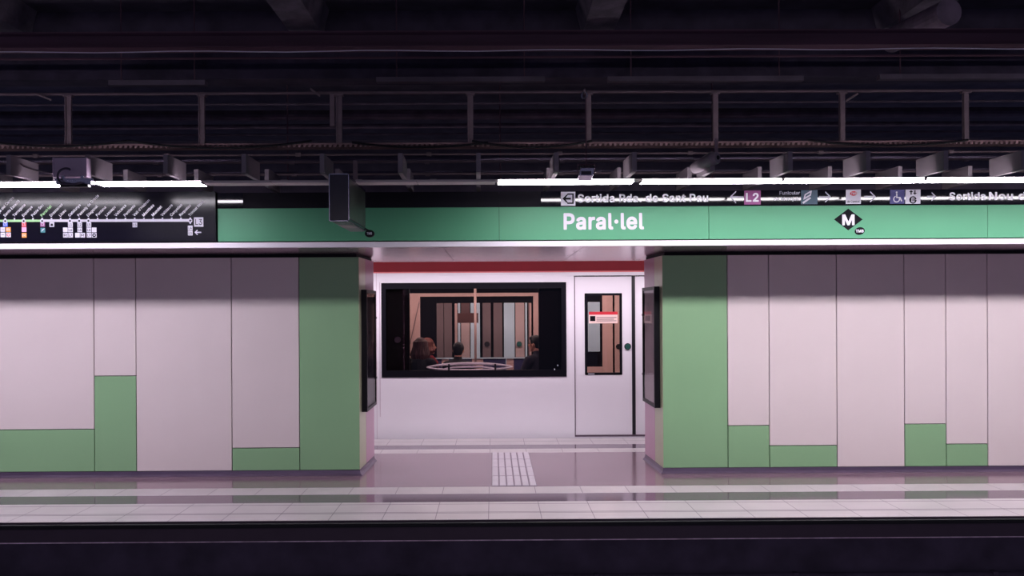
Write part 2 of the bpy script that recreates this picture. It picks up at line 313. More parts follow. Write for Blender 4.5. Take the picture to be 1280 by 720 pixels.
'y':(389,[[67,-149,106,-150,143,-139,166,-125,194,-91,369,356,376,376,373,384,300,381,196,88,89,381,81,385,13,381,156,-1,136,-54,118,-77,96,-85,63,-80,55,-86,42,-139,48,-145]]),
'·':(196,[[90,192,116,194,129,202,144,220,149,237,146,257,136,275,113,290,86,291,73,285,58,272,48,250,50,225,58,212,76,197]]),
'à':(389,[[148,-13,191,-11,219,-3,239,7,269,35,276,-3,334,-4,342,2,342,255,337,297,309,348,284,368,236,385,169,388,104,370,65,340,38,297,44,284,99,269,134,308,169,323,201,326,236,318,262,292,270,255,262,240,96,208,61,188,33,152,25,102,31,70,43,42,64,19,89,2],[151,52,119,64,103,82,98,110,109,136,141,155,269,176,267,120,249,84,227,65,201,54],[163,425,211,424,220,430,174,530,99,532,98,520]]),
'ç':(396,[[168,-147,243,-145,279,-127,291,-104,291,-62,275,-39,231,-24,229,-14,273,-2,310,17,346,53,366,96,360,109,305,122,268,70,243,58,200,52,178,55,152,68,130,90,113,118,102,176,104,223,120,268,150,306,183,321,223,324,270,304,300,258,365,276,358,304,323,349,285,374,225,389,160,384,113,364,90,344,50,291,35,246,29,198,35,131,51,83,78,43,115,10,181,-12,176,-59,180,-67,223,-68,236,-77,236,-92,228,-100,165,-106]]),
'ï':(167,[[52,-4,110,-5,118,1,119,376,112,385,57,385,49,379],[6,439,32,443,47,456,56,474,52,504,42,517,20,527,-15,519,-30,502,-34,489,-31,466,-23,454],[149,439,172,441,187,451,201,479,192,509,165,527,132,522,116,506,111,494,111,474,119,456,137,441]]),
'ó':(415,[[194,-12,258,-7,301,11,339,46,368,93,381,133,386,183,381,246,363,293,339,331,293,369,255,384,210,389,160,384,123,369,75,329,50,291,35,246,29,196,35,131,51,83,78,43,115,10,158,-7],[195,53,153,68,125,98,112,121,105,151,102,201,112,253,132,288,172,318,210,324,243,319,266,306,286,286,308,233,314,181,303,123,285,90,265,70,238,55],[180,426,235,427,298,521,300,531,225,533,182,446,177,433]]),
' ':(188,[]),
}
BOLD_GLYPHS = {
'.':(232,[[78,-28,124,-26,150,-5,164,20,161,71,144,93,124,108,109,111,69,108,45,92,28,70,25,30,29,12,46,-11]]),
'2':(497,[[55,-24,393,-25,405,-19,413,-9,414,64,398,82,215,86,355,241,381,279,403,336,406,381,401,421,393,439,363,485,315,522,275,537,250,540,175,537,135,522,95,494,60,449,47,419,42,381,42,354,58,338,138,340,151,354,157,386,170,412,208,432,238,432,271,419,291,391,294,364,283,331,251,286,40,57,39,-6]]),
'B':(500,[[51,-24,304,-22,354,-7,379,8,397,21,424,56,437,86,442,116,440,179,422,221,379,269,409,306,419,331,422,354,420,416,407,451,390,474,377,489,341,514,299,529,246,535,56,535,44,529,36,519,35,-4,41,-16],[154,83,150,89,152,204,259,205,294,194,319,169,327,149,327,131,324,116,306,98,286,88,246,83],[154,310,150,316,152,426,231,427,269,422,297,406,307,386,310,369,302,344,289,328,271,318,236,310]]),
'L':(437,[[51,-24,364,-25,377,-19,385,-6,385,64,369,82,156,82,150,86,150,514,144,527,131,535,54,535,41,527,35,516,35,-4,41,-16]]),
'M':(672,[[51,-24,129,-25,147,-9,149,264,154,259,266,-16,279,-25,346,-25,361,-17,372,1,479,268,481,-9,489,-19,501,-25,574,-25,586,-17,592,-4,592,514,584,529,571,535,471,535,456,526,314,167,172,526,156,535,56,535,41,527,35,514,35,-4,41,-16]]),
'N':(567,[[51,-24,131,-25,149,-9,151,317,157,314,366,-17,381,-25,466,-25,482,-16,487,-4,487,514,479,529,466,535,394,535,376,519,375,199,371,190,156,525,139,535,56,535,41,526,35,514,35,-4,41,-16]]),
'P':(489,[[51,-24,131,-25,149,-9,152,159,241,160,306,168,344,183,372,204,386,216,414,254,429,294,435,339,429,401,414,441,387,479,346,509,291,529,241,535,56,535,44,529,36,519,35,-4,41,-16],[154,268,150,274,152,426,254,425,286,414,299,404,308,391,317,366,318,334,309,306,299,291,286,281,256,270]]),
'R':(493,[[51,-24,131,-25,149,-9,150,166,156,172,231,169,326,-6,343,-24,434,-25,452,-9,449,16,353,194,354,199,387,224,406,248,429,296,435,346,430,404,414,444,391,477,346,512,299,529,241,535,56,535,44,529,36,519,35,-4,41,-16],[154,280,150,286,152,426,256,425,284,417,300,406,312,386,318,351,309,311,296,298,259,283]]),
'S':(491,[[200,-33,242,-34,292,-28,332,-15,374,12,412,57,427,87,433,125,430,180,422,202,403,232,379,256,319,290,182,332,157,346,144,362,144,390,161,412,177,423,222,433,257,428,285,415,302,397,316,362,327,354,407,354,425,370,426,392,420,422,397,465,373,492,324,524,284,536,242,541,167,535,129,523,87,498,51,460,34,425,28,392,28,355,34,322,69,269,119,234,284,180,305,167,317,150,315,122,297,97,274,84,242,76,207,76,157,94,143,107,130,145,114,160,32,161,16,147,13,127,21,85,44,42,72,13,119,-16,162,-29]]),
'T':(493,[[183,-24,263,-25,274,-19,282,-6,282,424,288,427,421,427,433,433,442,446,442,514,436,526,426,534,28,535,16,529,8,519,7,446,23,429,161,427,167,424,167,-4,173,-16]]),
'a':(433,[[140,-33,199,-31,251,-10,271,-24,344,-24,354,-18,362,-5,362,262,357,305,347,330,324,363,291,388,244,405,161,408,96,390,51,356,31,330,18,305,18,285,28,270,91,249,111,251,146,290,179,303,196,306,226,298,239,290,244,280,249,262,244,256,111,235,69,218,30,187,13,160,5,125,5,95,11,62,23,35,48,5,81,-18,119,-31],[159,72,136,79,123,90,118,102,126,123,141,133,169,140,249,150,244,117,224,89,194,74]]),
'b':(468,[[206,-32,242,-33,284,-27,329,-5,370,33,395,73,410,123,416,201,410,256,395,303,367,346,317,389,279,404,217,410,187,406,139,387,136,521,119,534,47,534,34,526,28,513,28,-7,34,-17,47,-25,119,-25,142,-8,167,-23],[202,75,172,92,149,128,138,188,141,218,152,258,177,289,204,301,234,302,267,287,287,258,300,216,300,161,282,111,262,87,237,75]]),
'd':(468,[[176,-32,238,-30,285,-6,310,-25,378,-25,396,-9,396,513,391,526,380,534,305,534,289,521,285,386,235,407,188,410,145,404,103,386,78,367,55,344,29,301,14,256,9,171,15,121,30,76,59,28,95,-4,135,-25],[185,75,159,91,145,106,135,126,122,181,124,218,135,253,158,287,188,301,218,302,248,289,273,256,286,198,284,158,271,118,250,90,223,75]]),
'e':(448,[[192,-32,260,-30,295,-20,330,0,355,22,378,53,389,81,388,101,380,111,365,119,320,129,298,129,285,121,271,98,253,83,220,72,190,75,160,88,148,98,135,118,129,143,375,145,390,153,396,166,394,248,383,288,361,333,334,363,303,386,250,406,220,410,150,404,105,384,78,362,58,341,30,298,15,253,9,203,15,123,31,76,63,28,108,-10,153,-27],[133,248,135,261,152,283,183,301,205,304,225,301,248,291,263,276,275,251,268,247]]),
'i':(211,[[44,-24,120,-25,130,-19,138,-6,138,384,132,397,120,405,47,405,35,397,29,386,29,-4,34,-16],[68,419,110,421,133,436,148,459,151,494,148,509,128,534,107,547,90,550,60,547,36,531,19,509,16,494,19,459,40,433]]),
'l':(233,[[120,-26,167,-27,187,-23,205,-6,205,17,197,54,189,70,177,78,147,78,141,87,137,517,119,533,47,533,34,525,28,512,31,49,39,27,59,-2,89,-21]]),
'm':(654,[[44,-24,119,-25,137,-9,141,249,149,275,159,288,172,297,197,303,222,299,234,291,245,274,248,-4,256,-19,269,-25,342,-25,360,-9,361,246,376,286,394,299,417,304,434,302,455,291,468,266,471,-9,489,-25,562,-25,574,-19,583,-4,583,261,577,309,562,344,542,371,504,398,464,410,392,407,352,389,319,365,277,399,239,410,189,410,142,389,119,405,49,405,37,399,28,384,28,-4,34,-16]]),
'n':(454,[[44,-24,119,-25,137,-9,141,241,158,281,172,292,202,302,237,296,252,286,265,264,270,231,272,-9,279,-19,292,-25,364,-25,380,-11,383,246,378,296,367,329,352,352,335,371,307,392,274,405,222,410,177,404,142,388,117,405,47,405,30,391,28,-4,34,-16]]),
'o':(459,[[186,-32,220,-33,265,-27,308,-10,334,11,358,35,383,73,401,123,406,176,401,253,383,301,354,346,320,377,300,389,263,404,218,410,145,401,105,384,75,360,58,341,30,298,15,253,9,203,15,123,31,76,63,28,108,-10,150,-27],[203,73,185,75,165,85,145,106,132,128,122,193,132,246,148,274,178,298,208,303,235,299,268,274,283,243,294,186,283,131,269,103,235,78]]),
'r':(303,[[44,-24,119,-25,137,-9,141,249,154,277,173,291,204,300,249,298,262,306,268,319,268,391,252,409,182,407,139,391,119,405,49,405,37,399,29,389,28,-4,34,-16]]),
't':(271,[[149,-28,215,-26,230,-18,238,-5,236,25,222,70,210,78,160,79,151,100,151,297,157,301,210,301,222,309,228,322,228,385,222,395,210,403,152,406,151,477,137,494,60,496,47,488,41,477,40,406,-3,403,-18,387,-19,320,-3,302,35,301,41,297,41,77,47,42,77,-1,115,-23]]),
'u':(454,[[160,-29,197,-30,232,-25,269,-7,292,-25,362,-25,374,-19,382,-9,383,384,377,396,367,404,289,405,271,389,268,134,249,96,237,86,212,78,174,81,156,96,144,116,138,159,137,389,119,405,49,405,37,399,29,389,28,121,34,79,44,49,71,11,112,-17,139,-27]]),
'·':(240,[[82,172,111,171,128,177,152,195,166,220,170,250,164,270,148,293,121,310,71,308,46,291,30,267,27,232,33,212,51,189]]),
' ':(232,[]),
}
def text_mesh(body, bold=0.0):
    cu = bpy.data.curves.new('lettering', 'CURVE'); cu.dimensions = '2D'; cu.fill_mode = 'BOTH'; x = 0.0
    src = BOLD_GLYPHS if bold > 0 and all(ch in BOLD_GLYPHS for ch in body) else GLYPHS
    for ch in body:
        adv, loops = src[ch]
        for l in loops:
            sp = cu.splines.new('POLY'); sp.points.add(len(l)//2 - 1); sp.use_cyclic_u = True
            for i in range(len(l)//2): sp.points[i].co = (l[2*i]/1000 + x, l[2*i+1]/1000, 0, 1)
        x += (adv - (12 if src is BOLD_GLYPHS else 0)) / 1000
    ob = bpy.data.objects.new('lettering', cu); COL.objects.link(ob)
    bpy.context.view_layer.update()
    me = bpy.data.meshes.new_from_object(ob.evaluated_get(bpy.context.evaluated_depsgraph_get()))
    bpy.data.objects.remove(ob); bpy.data.curves.remove(cu)
    return me
CAP = None
def lettering(body, x0, x1, zb, zt, yf, m, parent, bold=0.02, name='lettering', angle=0.0, h=None, back=0.0012):
    """letters standing on z=zb, capitals up to zt, squeezed to x0..x1; yf(z) is the sign's face"""
    global CAP
    if CAP is None:
        t = text_mesh('H'); CAP = max(v.co.y for v in t.vertices); bpy.data.meshes.remove(t)
    me = text_mesh(body, bold)
    xa = min(v.co.x for v in me.vertices); xb = max(v.co.x for v in me.vertices)
    sz = (zt - zb) / CAP
    sx = (x1 - x0) / (xb - xa) if x1 is not None else sz
    bm = bmesh.new(); bm.from_mesh(me); bpy.data.meshes.remove(me)
    r = bmesh.ops.extrude_face_region(bm, geom=bm.faces[:])
    top = {v for v in r['geom'] if isinstance(v, bmesh.types.BMVert)}
    ca, sa = math.cos(angle), math.sin(angle)
    for v in bm.verts:
        dx = (v.co.x - xa) * sx; dz = v.co.y * sz
        X = x0 + dx * ca - dz * sa; Z = zb + dx * sa + dz * ca
        v.co = Vector((X, yf(Z) - (back + 0.0012 if v in top else 0.0002), Z))
    me = bpy.data.meshes.new(name)
    bmesh.ops.recalc_face_normals(bm, faces=bm.faces)
    bm.to_mesh(me); bm.free()
    return place(name, me, m, parent)
def words(body, x0, x1, *a, **k):
    bold = k.get('bold', .02)
    def ext(t):
        me = text_mesh(t, bold); xs = [v.co.x for v in me.vertices]; r = (min(xs), max(xs)); bpy.data.meshes.remove(me); return r
    fa, fb = ext(body); sc = (x1-x0)/(fb-fa); ws = body.split(' '); pre = ''
    for w_ in ws:
        pre = (pre + ' ' + w_).strip(); a_, b_ = ext(w_); e = ext(pre)[1]
        X1 = x0 + (e-fa)*sc; lettering(w_, X1 - (b_-a_)*sc, X1, *a, **k)
def plate(name, m, parent, x0, x1, z0, z1, yf, th=0.002, lift=0.0):
    return poly(name, m, parent, [(x0,z0),(x1,z0),(x1,z1),(x0,z1)], yf, th, lift)
def poly(name, m, parent, pts, yf, th=0.002, lift=0.0):
    mb = MB(); mb.hull([(x, yf(z) - lift, z) for x, z in pts], [(x, yf(z) - lift - th, z) for x, z in pts])
    return mb.build(name, m, parent)

# ================================================================= SETTING
XL, XR = -8.0, 8.2
# platform floor: rows of slabs
rows = [(6.97,6.985,3),(6.985,7.20,0),(7.20,7.212,3),(7.212,7.235,0),(7.235,7.247,3),(7.247,7.53,0),(7.53,7.542,3),(7.542,7.62,0),
        (7.62,7.95,1),(7.95,8.26,0),(8.26,10.19,2),(10.19,10.47,0),(10.47,10.78,1),(10.78,11.05,0),(11.05,11.06,3),(11.06,11.30,0)]
mb = MB()
for a, b, k in rows: mb.box(XL, XR, a, b, -0.16, 0.0, k)
struct(mb.build('floor', [M_floor_light, M_floor_dark, M_floor_main, M_groove], keep_origin=True))
mb = MB(); mb.box(XL, XR, 6.99, 7.3, -1.25, -0.16)
struct(mb.build('wall_platform_face', M_edge))
mb = MB(); mb.box(XL, XR, 6.972, 7.05, -0.169, -0.159)
struct(mb.build('trim_1', mat('ledge_stone', (226, 196, 214), 0.6, noise=0.35, nscale=12)))
mb = MB(); mb.box(XL, XR, 6.93, 6.985, -0.015, -0.045)
struct(mb.build('trim_2', M_black))
mb = MB(); mb.box(XL, XR, 3.4, 6.99, -1.3, -1.25)
struct(mb.build('floor_trackbed', M_conc))
mb = MB(); mb.tube([(XL, 6.965, -0.46), (XR, 6.965, -0.46)], 0.02)
for i in range(10): mb.box(XL + 0.8 + i*1.6, XL + 0.84 + i*1.6, 6.94, 6.989, -0.485, -0.435)
tag(mb.build('cable_conduit', M_edge), 'dark conduit clipped low along the black face below the platform edge', 'conduit')
# roof and backdrop of the station box
mb = MB(); mb.box(-11, 11.5, -3.0, 17.2, 5.0, 5.15)
struct(mb.build('ceiling', M_conc))
mb = MB(); mb.box(-11, 11.5, 17.0, 17.2, -1.5, 5.0)
struct(mb.build('wall_back', M_conc))
for i, x in enumerate((-5.25, -2.03, 1.17, 4.45)):
    mb = MB(); mb.prism_xz([(x-.24,5.0),(x-.17,4.72),(x+.17,4.72),(x+.24,5.0)], -2.0, 9.6)
    struct(mb.build('ceiling_rib' if False else 'trim_%d' % (3+i), mat('rib_concrete', (120, 108, 122), 0.95, noise=0.3, nscale=5, bump=0.4)))

mb = MB(); mb.box(-11, 11.5, 9.62, 9.9, 4.25, 5.0)
struct(mb.build('ceiling_header', M_edge))
# dividing wall: core + cladding panels
YW = 8.87
xl_n = at(450, 590, YW)[0]; xr_n = at(829, 586, YW)[0]
xl_f = at(468, 575, 9.72)[0]; xr_f = at(806.5, 573, 9.72)[0]
ZT = 2.262
mb = MB(); mb.hull([(XL, YW+.03, 0), (xl_n-.03, YW+.03, 0), (xl_f-.02, 9.72, 0), (XL, 9.72, 0)], [(XL, YW+.03, ZT), (xl_n-.03, YW+.03, ZT), (xl_f-.02, 9.72, ZT), (XL, 9.72, ZT)])
struct(mb.build('wall_left', M_black))
mb = MB(); mb.hull([(xr_n+.03, YW+.03, 0), (XR, YW+.03, 0), (XR, 9.72, 0), (xr_f+.02, 9.72, 0)], [(xr_n+.03, YW+.03, ZT), (XR, YW+.03, ZT), (XR, 9.72, ZT), (xr_f+.02, 9.72, ZT)])
struct(mb.build('wall_right', M_black))
# skirting: cove running round each wall end
def skirting(name, path):
    """path of (x,y) points, outer side; coved foot 55 mm high"""
    mb = MB()
    prof = [(0.0, 0.052), (0.006, 0.02), (0.03, 0.001)]
    n = len(path); P = [Vector((p[0], p[1], 0)) for p in path]; offs = []
    for i in range(n):
        a = (P[i] - P[i-1]).normalized() if i else (P[1]-P[0]).normalized()
        b = (P[i+1] - P[i]).normalized() if i < n-1 else a
        na = Vector((a.y, -a.x, 0)); nb = Vector((b.y, -b.x, 0))
        m = (na+nb).normalized(); offs.append(m / max(.4, m.dot(na)))
    ring = []
    for i in range(n):
        r = [P[i] - offs[i]*0.02 + Vector((0,0,0.001)), P[i] - offs[i]*0.02 + Vector((0,0,0.052))] + [P[i] + offs[i]*o + Vector((0,0,z)) for o, z in prof]
        ring.append([mb.bm.verts.new(v) for v in r])
    for i in range(n-1):
        for k in range(5):
            mb.bm.faces.new((ring[i][k], ring[i][(k+1)%5], ring[i+1][(k+1)%5], ring[i+1][k]))
    mb.bm.faces.new(ring[0]); mb.bm.faces.new(ring[-1][::-1])
    return struct(mb.build(name, M_skirt))
skirting('baseboard_left', [(XL, YW), (xl_n, YW), (xl_f, 9.72)])
skirting('baseboard_right', [(xr_f, 9.72), (xr_n, YW), (XR, YW)])

# front cladding
def panel(px0, px1, py0, py1, m, label, py0r=None, x0=None, x1=None):
    g = 0.004
    a = x0 if x0 is not None else at(px0, 450, YW)[0]; b = x1 if x1 is not None else at(px1, 450, YW)[0]
    mid = (px0+px1)/2
    zb = 0.056 if py1 is None else at(mid, py1, YW)[1]; zt = 2.228 if py0 is None else at(mid, py0, YW)[1]
    mb = MB(); mb.box(a+g, b-g, YW, YW+.03, zb+(0 if py1 is None else g), zt-(0 if py0 is None else g))
    o = mb.build('wall_panel', m, bevel=0.003)
    tag(o, label, 'wall panel', 'enamel cladding panels of the dividing wall')
panel(-2, 117.5, None, 537, M_cream, 'wide cream wall panel at the far left above a low green panel')
panel(-2, 117.5, 537, None, M_green, 'low green wall panel at the bottom left below a wide cream one')
panel(117.5, 170, None, 470, M_cream, 'narrow cream wall panel above the tall green block on the left wall')
panel(117.5, 170, 470, None, M_green, 'narrow green panel rising highest of the green lower panels on left wall')
panel(170, 289.5, None, None, M_cream, 'full-height wide cream wall panel in the middle of the left wall')
panel(289.5, 374, None, 560, M_cream, 'cream wall panel next to the full-height green panel on the left wall')
panel(289.5, 374, 560, None, M_green, 'low green panel at the floor touching the full-height green panel on the left')
panel(374, 450, None, None, M_green, 'full-height green wall panel at the left side of the opening', x1=xl_n)
panel(829, 909.5, None, None, M_green, 'full-height green wall panel at the right side of the opening', x0=xr_n)
panel(909.5, 961.5, None, 532, M_cream, 'narrow cream panel beside the full-height green panel on the right wall')
panel(909.5, 961.5, 532, None, M_green, 'squarish green panel at the floor beside the right full-height green panel')
panel(961.5, 1046, None, 557, M_cream, 'cream wall panel above a low wide green one, left of the full-height cream panel at right')
panel(961.5, 1046, 557, None, M_green, 'low wide green panel at the floor left of the full-height cream panel on right wall')
panel(1046, 1130.5, None, None, M_cream, 'full-height cream wall panel on the right wall under the black diamond sign')
panel(1130.5, 1182.5, None, 530, M_cream, 'narrow cream panel just right of the full-height cream panel on the right wall')
panel(1130.5, 1182.5, 530, None, M_green, 'taller green floor panel right of the full-height cream panel on the right wall')
panel(1182.5, 1234.5, None, 555, M_cream, 'narrow cream panel second from the right edge of the photo')
panel(1182.5, 1234.5, 555, None, M_green, 'low narrow green floor panel nearest the right edge of the photo')
panel(1234.5, 1354, None, None, M_cream, 'wide cream wall panel cut by the right edge of the photo')
# jamb cladding: pale front strip, mauve rear part
def lerp(a, b, t): return a + (b-a)*t
def jamb(xn, xf, s, side):
    for (t0, t1, m, nm) in ((0.0, 0.42, M_jamb, 'pale green metal lining strip on the front edge of the %s side of the opening'), (0.425, 1.0, M_mauve, 'mauve lining panel on the deeper part of the %s side of the opening')):
        ya, yb = lerp(YW+.002, 9.72, t0), lerp(YW+.002, 9.72, t1)
        xa, xb = lerp(xn, xf, t0), lerp(xn, xf, t1)
        xs0, xs1 = sorted((xa, xa - s*.028)), sorted((xb, xb - s*.028))
        z0, z1 = 0.056, 2.228
        mb = MB(); mb.hull([(xs0[0],ya,z0),(xs0[1],ya,z0),(xs1[1],yb,z0),(xs1[0],yb,z0)], [(xs0[0],ya,z1),(xs0[1],ya,z1),(xs1[1],yb,z1),(xs1[0],yb,z1)])
        tag(mb.build('jamb_panel', m, bevel=0.002), nm % side, 'lining panel')
jamb(xl_n, xl_f, 1, 'left'); jamb(xr_n, xr_f, -1, 'right')

# poster boxes on the jambs
def poster_box(s, xa, xb, y0, y1, z0, z1, label, face):
    t = empty('poster_case', ((xa+xb)/2, (y0+y1)/2, z0), label, 'poster case')
    lo, hi = min(xa, xb), max(xa, xb)
    mb = MB(); fw = 0.035
    mb.box(lo, hi, y0, y1, z0, z0+fw); mb.box(lo, hi, y0, y1, z1-fw, z1)
    mb.box(lo, hi, y0, y0+fw, z0+fw, z1-fw); mb.box(lo, hi, y1-fw, y1, z0+fw, z1-fw)
    mb.build('frame', M_kplast, t)
    f = xb                                    # outer face
    mb = MB(); mb.box(min(f-s*.02, f-s*.028), max(f-s*.02, f-s*.028), y0+fw, y1-fw, z0+fw, z1-fw); mb.build('poster', face, t)
    mb = MB(); mb.box(min(f-s*.006, f-s*.01), max(f-s*.006, f-s*.01), y0+fw, y1-fw, z0+fw, z1-fw); mb.build('glass_pane', M_glassd, t)
    for zz in (z0+.3, z1-.3):
        mb = MB(); mb.tube([(f-s*.002, y1-fw/2, zz), (f+s*.008, y1-fw/2, zz)], 0.012); mb.build('lock', M_chrome, t)
zt_, zb_ = at(457, 362, 8.98)[1], at(457, 515, 8.98)[1]
poster_box(1, lerp(xl_n, xl_f, .15)+.001, lerp(xl_n, xl_f, .15)+.058, 8.98, 9.70, zb_, zt_, 'black framed poster case on the left side of the opening, dark glass', M_darkglass)
zt_, zb_ = at(820, 358, 8.98)[1], at(820, 510, 8.98)[1]
poster_box(-1, lerp(xr_n, xr_f, .15)-.001, lerp(xr_n, xr_f, .15)-.058, 8.98, 9.70, zb_, zt_, 'black framed poster case on the right side of the opening, pale poster', M_poster)

# tactile strip
tx0, tx1 = at(614.5, 608, 8.30)[0], at(671.5, 608, 8.30)[0]
mb = MB()
for r in range(4):
    for c in range(1):
        y0 = 8.27 + r*0.48; mb.box(tx0+.003, tx1-.003, y0+.003, y0+.477, -0.01, 0.003)
tt = mb.build('tactile_paving', mat('pale_tactile_tile', (112, 96, 112), 0.5), origin=(0.17, 9.2, 0))
tag(tt, 'pale ribbed tactile paving strip crossing the floor of the opening to the train', 'tactile paving')
nb = 6; pw = (tx1-tx0)/nb
mb = MB()
for r in range(4):
    for c in range(nb):
        x = tx0 + c*pw; y0 = 8.28 + r*.48
        mb.hull([(x+.006,y0,.003),(x+pw-.008,y0,.003),(x+pw-.008,y0+.466,.003),(x+.006,y0+.466,.003)], [(x+.009,y0+.005,.009),(x+pw-.011,y0+.005,.009),(x+pw-.011,y0+.461,.009),(x+.009,y0+.461,.009)])
mb.build('rib', mat('tactile_rib', (176, 166, 178), 0.45), tt)

# ================================================================= FASCIA BOX ABOVE THE OPENING
YF, YB = 7.95, 10.55
TILT = math.tan(math.radians(2.2))
z_c0 = at(640, 308, YF)[1]; z_c1 = at(640, 301.6, YF)[1]; z_g0 = at(640, 300, YF)[1]; z_g1 = at(640, 259, YF)[1]; z_k1 = at(640, 239.5, YF)[1]
def yk(z): return YF - (z - z_g1) * TILT - 0.004
def yg(z): return YF
mb = MB(); mb.box(XL, XR, YF+.05, YB, z_c0+.012, z_k1-.01)
struct(mb.build('ceiling_bulkhead', M_matte_k))
# soffit metal sheets
sx = [XL, -5.2, -3.3, at(447, 320, 8.9)[0], at(560, 320, 9.0)[0], at(718, 320, 9.0)[0], at(822, 320, 9.0)[0], 3.4, 5.3, XR]
mb = MB()
for a, b in zip(sx[:-1], sx[1:]):
    mb.box(a+.003, b-.003, YF+.04, 9.3, z_c0+.002, z_c0+.01); mb.box(a+.003, b-.003, 9.306, YB, z_c0+.002, z_c0+.01)
for a in sx[1:-1]:
    for yy in (8.1, 8.7, 9.2, 9.45, 10.3):
        for dx in (-.03, .03): mb.tube([(a+dx, yy, z_c0+.004), (a+dx, yy, z_c0-.001)], 0.006, 8)
struct(mb.build('ceiling_soffit', M_soffit))
mb = MB(); mb.box(XL, XR, YF-.012, YF+.05, z_c0, z_c1)
struct(mb.build('trim_7', M_trim))

def fascia(px0, px1, kind, label):
    xa = at(px0, 280, YF)[0] if px0 is not None else XL; xb = at(px1, 280, YF)[0] if px1 is not None else XR
    t = empty('fascia_sign', ((xa+xb)/2, YF, z_g0), label, 'sign')
    mb = MB(); mb.box(xa+.002, xb-.002, YF, YF+.048, z_g0, z_g1); mb.build('green_panel', M_sign_g, t)
    return t, xa, xb
def blackband(t, xa, xb, m, name='black_band'):
    mb = MB(); mb.prism_yz([(yk(z_g1), z_g1+.002), (YF+.048, z_g1+.002), (YF+.048, z_k1), (yk(z_k1), z_k1)], xa+.002, xb-.002)
    return mb.build(name, m, t)
t1, xa, xb = fascia(272, 624, 0, 'plain green fascia panel with black top band behind the hanging display')
blackband(t1, xa, xb, M_matte_k)
# short glossy end at the left of that band
x0, x1 = at(272.5, 250, YF)[0], at(304, 250, YF)[0]
mb = MB(); mb.prism_yz([(yk(z_g1)-.003, z_g1+.003), (yk(z_g1), z_g1+.003), (yk(z_k1), z_k1), (yk(z_k1)-.003, z_k1)], x0, x1); mb.build('gloss_strip', M_sign_k, t1)

t2, xa, xb = fascia(624, 886, 0, 'green station name sign with exit directions on its black top band')
x0 = at(676, 250, YF)[0]
blackband(t2, xa, x0, M_matte_k, 'blank_band'); blackband(t2, x0, xb, M_sign_k)
lettering('Paral·lel', at(704.5, 285, YF)[0], at(805, 285, YF)[0], at(754, 286, YF)[1], at(754, 267, YF)[1], yg, M_white, t2, bold=0.022)
words('Sortida Rda. de Sant Pau', at(722, 252, YF)[0], at(885, 252, YF)[0], at(800, 252.3, YF)[1], at(800, 243, YF)[1], yk, M_bright, t2, bold=0.018)
def ic(px0, px1, py0, py1, m, t, nm='pictogram_plate', lift=0.0, th=0.0016, yf=yk):
    a, z0 = at(px0, py1, YF); b, z1 = at(px1, py0, YF)
    return plate(nm, m, t, a, b, z0, z1, yf, th, lift)
def pp(pts, m, t, nm='pictogram', lift=0.002, yf=yk, th=0.0012):
    return poly(nm, m, t, [at(x, y, YF) for x, y in pts], yf, th, lift)
ic(701, 719, 239.8, 257.3, M_white, t2)
pp([(703,248.5),(708,243.5),(710,243.5),(707,247.3),(713.5,247.3),(713.5,249.7),(707,249.7),(710,253.5),(708,253.5)], M_blk, t2)
pp([(709,242),(717,242),(717,255),(709,255),(709,253.3),(715.2,253.3),(715.2,243.7),(709,243.7)], M_blk, t2)

t3, xa, xb = fascia(886, 1234.5, 0, 'green fascia sign with the black diamond emblem and line transfer pictograms above')
blackband(t3, xa, xb, M_sign_k)
def arrow(cx, cy, L, s, t, yf=yk):
    """thin arrow with open head; s=+1 points right"""
    h = L * .42; w = 1.1
    tip = cx + s*L/2; tail = cx - s*L/2
    pp([(tip, cy), (tip - s*h, cy-h), (tip - s*h + s*.2, cy-h-1.4), (tip + s*1.8, cy-.2), (tip+s*1.8, cy+.2), (tip - s*h+s*.2, cy+h+1.4), (tip - s*h, cy+h)], M_white, t, 'arrow', yf=yf)
    pp([(tip-s*.5, cy-w), (tip-s*.5, cy+w), (tail, cy+w), (tail, cy-w)], M_white, t, 'arrow', yf=yf)
arrow(921, 246.6, 15, -1, t3)
ic(930, 950.5, 238.3, 255.8, M_magenta, t3)
lettering('L2', at(932, 252, YF)[0], at(948, 252, YF)[0], at(940, 251.8, YF)[1], at(940, 241.8, YF)[1], yk, M_bright, t3, bold=0.02, back=.003)
lettering('Funicular', at(974, 243, YF)[0], at(999.5, 243, YF)[0], at(987, 243.3, YF)[1], at(987, 239.2, YF)[1], yk, M_white, t3, bold=0.0)
words('de Montjuïc', at(967, 250, YF)[0], at(1000, 250, YF)[0], at(984, 250.6, YF)[1], at(984, 246.3, YF)[1], yk, M_white, t3, bold=0.0)
ic(1001, 1021.5, 237.8, 255.4, M_slate, t3)
pp([(1002.5,253),(1012,246.5),(1013.5,248),(1004,254.8)], M_white, t3)
for seg in ([(1004,248),(1005.5,243),(1007,243),(1005.5,248)], [(1005.5,243),(1013,238.5),(1013,240.3),(1007,243.8)], [(1011.5,244.5),(1013,238.5),(1014.3,238.5),(1013,245)], [(1004,248),(1012,243.2),(1013,244.8),(1004,250)]):
    pp(seg, M_white, t3)
arrow(1030, 246.4, 13, 1, t3)
ic(1057, 1075.5, 237.2, 255, M_white, t3)
a, z = at(1066.3, 242, YF); poly('emblem', M_redp, t3, [(a+.032*math.cos(k*PI/12), z+.021*math.sin(k*PI/12)) for k in range(24)], yk, .0012, .002)
lettering('TMB', at(1063, 243, YF)[0], at(1070, 243, YF)[0], at(1066, 243.4, YF)[1], at(1066, 240.8, YF)[1], yk, M_white, t3, back=.004)
words('de Control', at(1058.5, 253, YF)[0], at(1074, 253, YF)[0], at(1066, 253.4, YF)[1], at(1066, 250.6, YF)[1], yk, M_blk, t3, back=.003, bold=0)
arrow(1086, 246.2, 13, 1, t3)
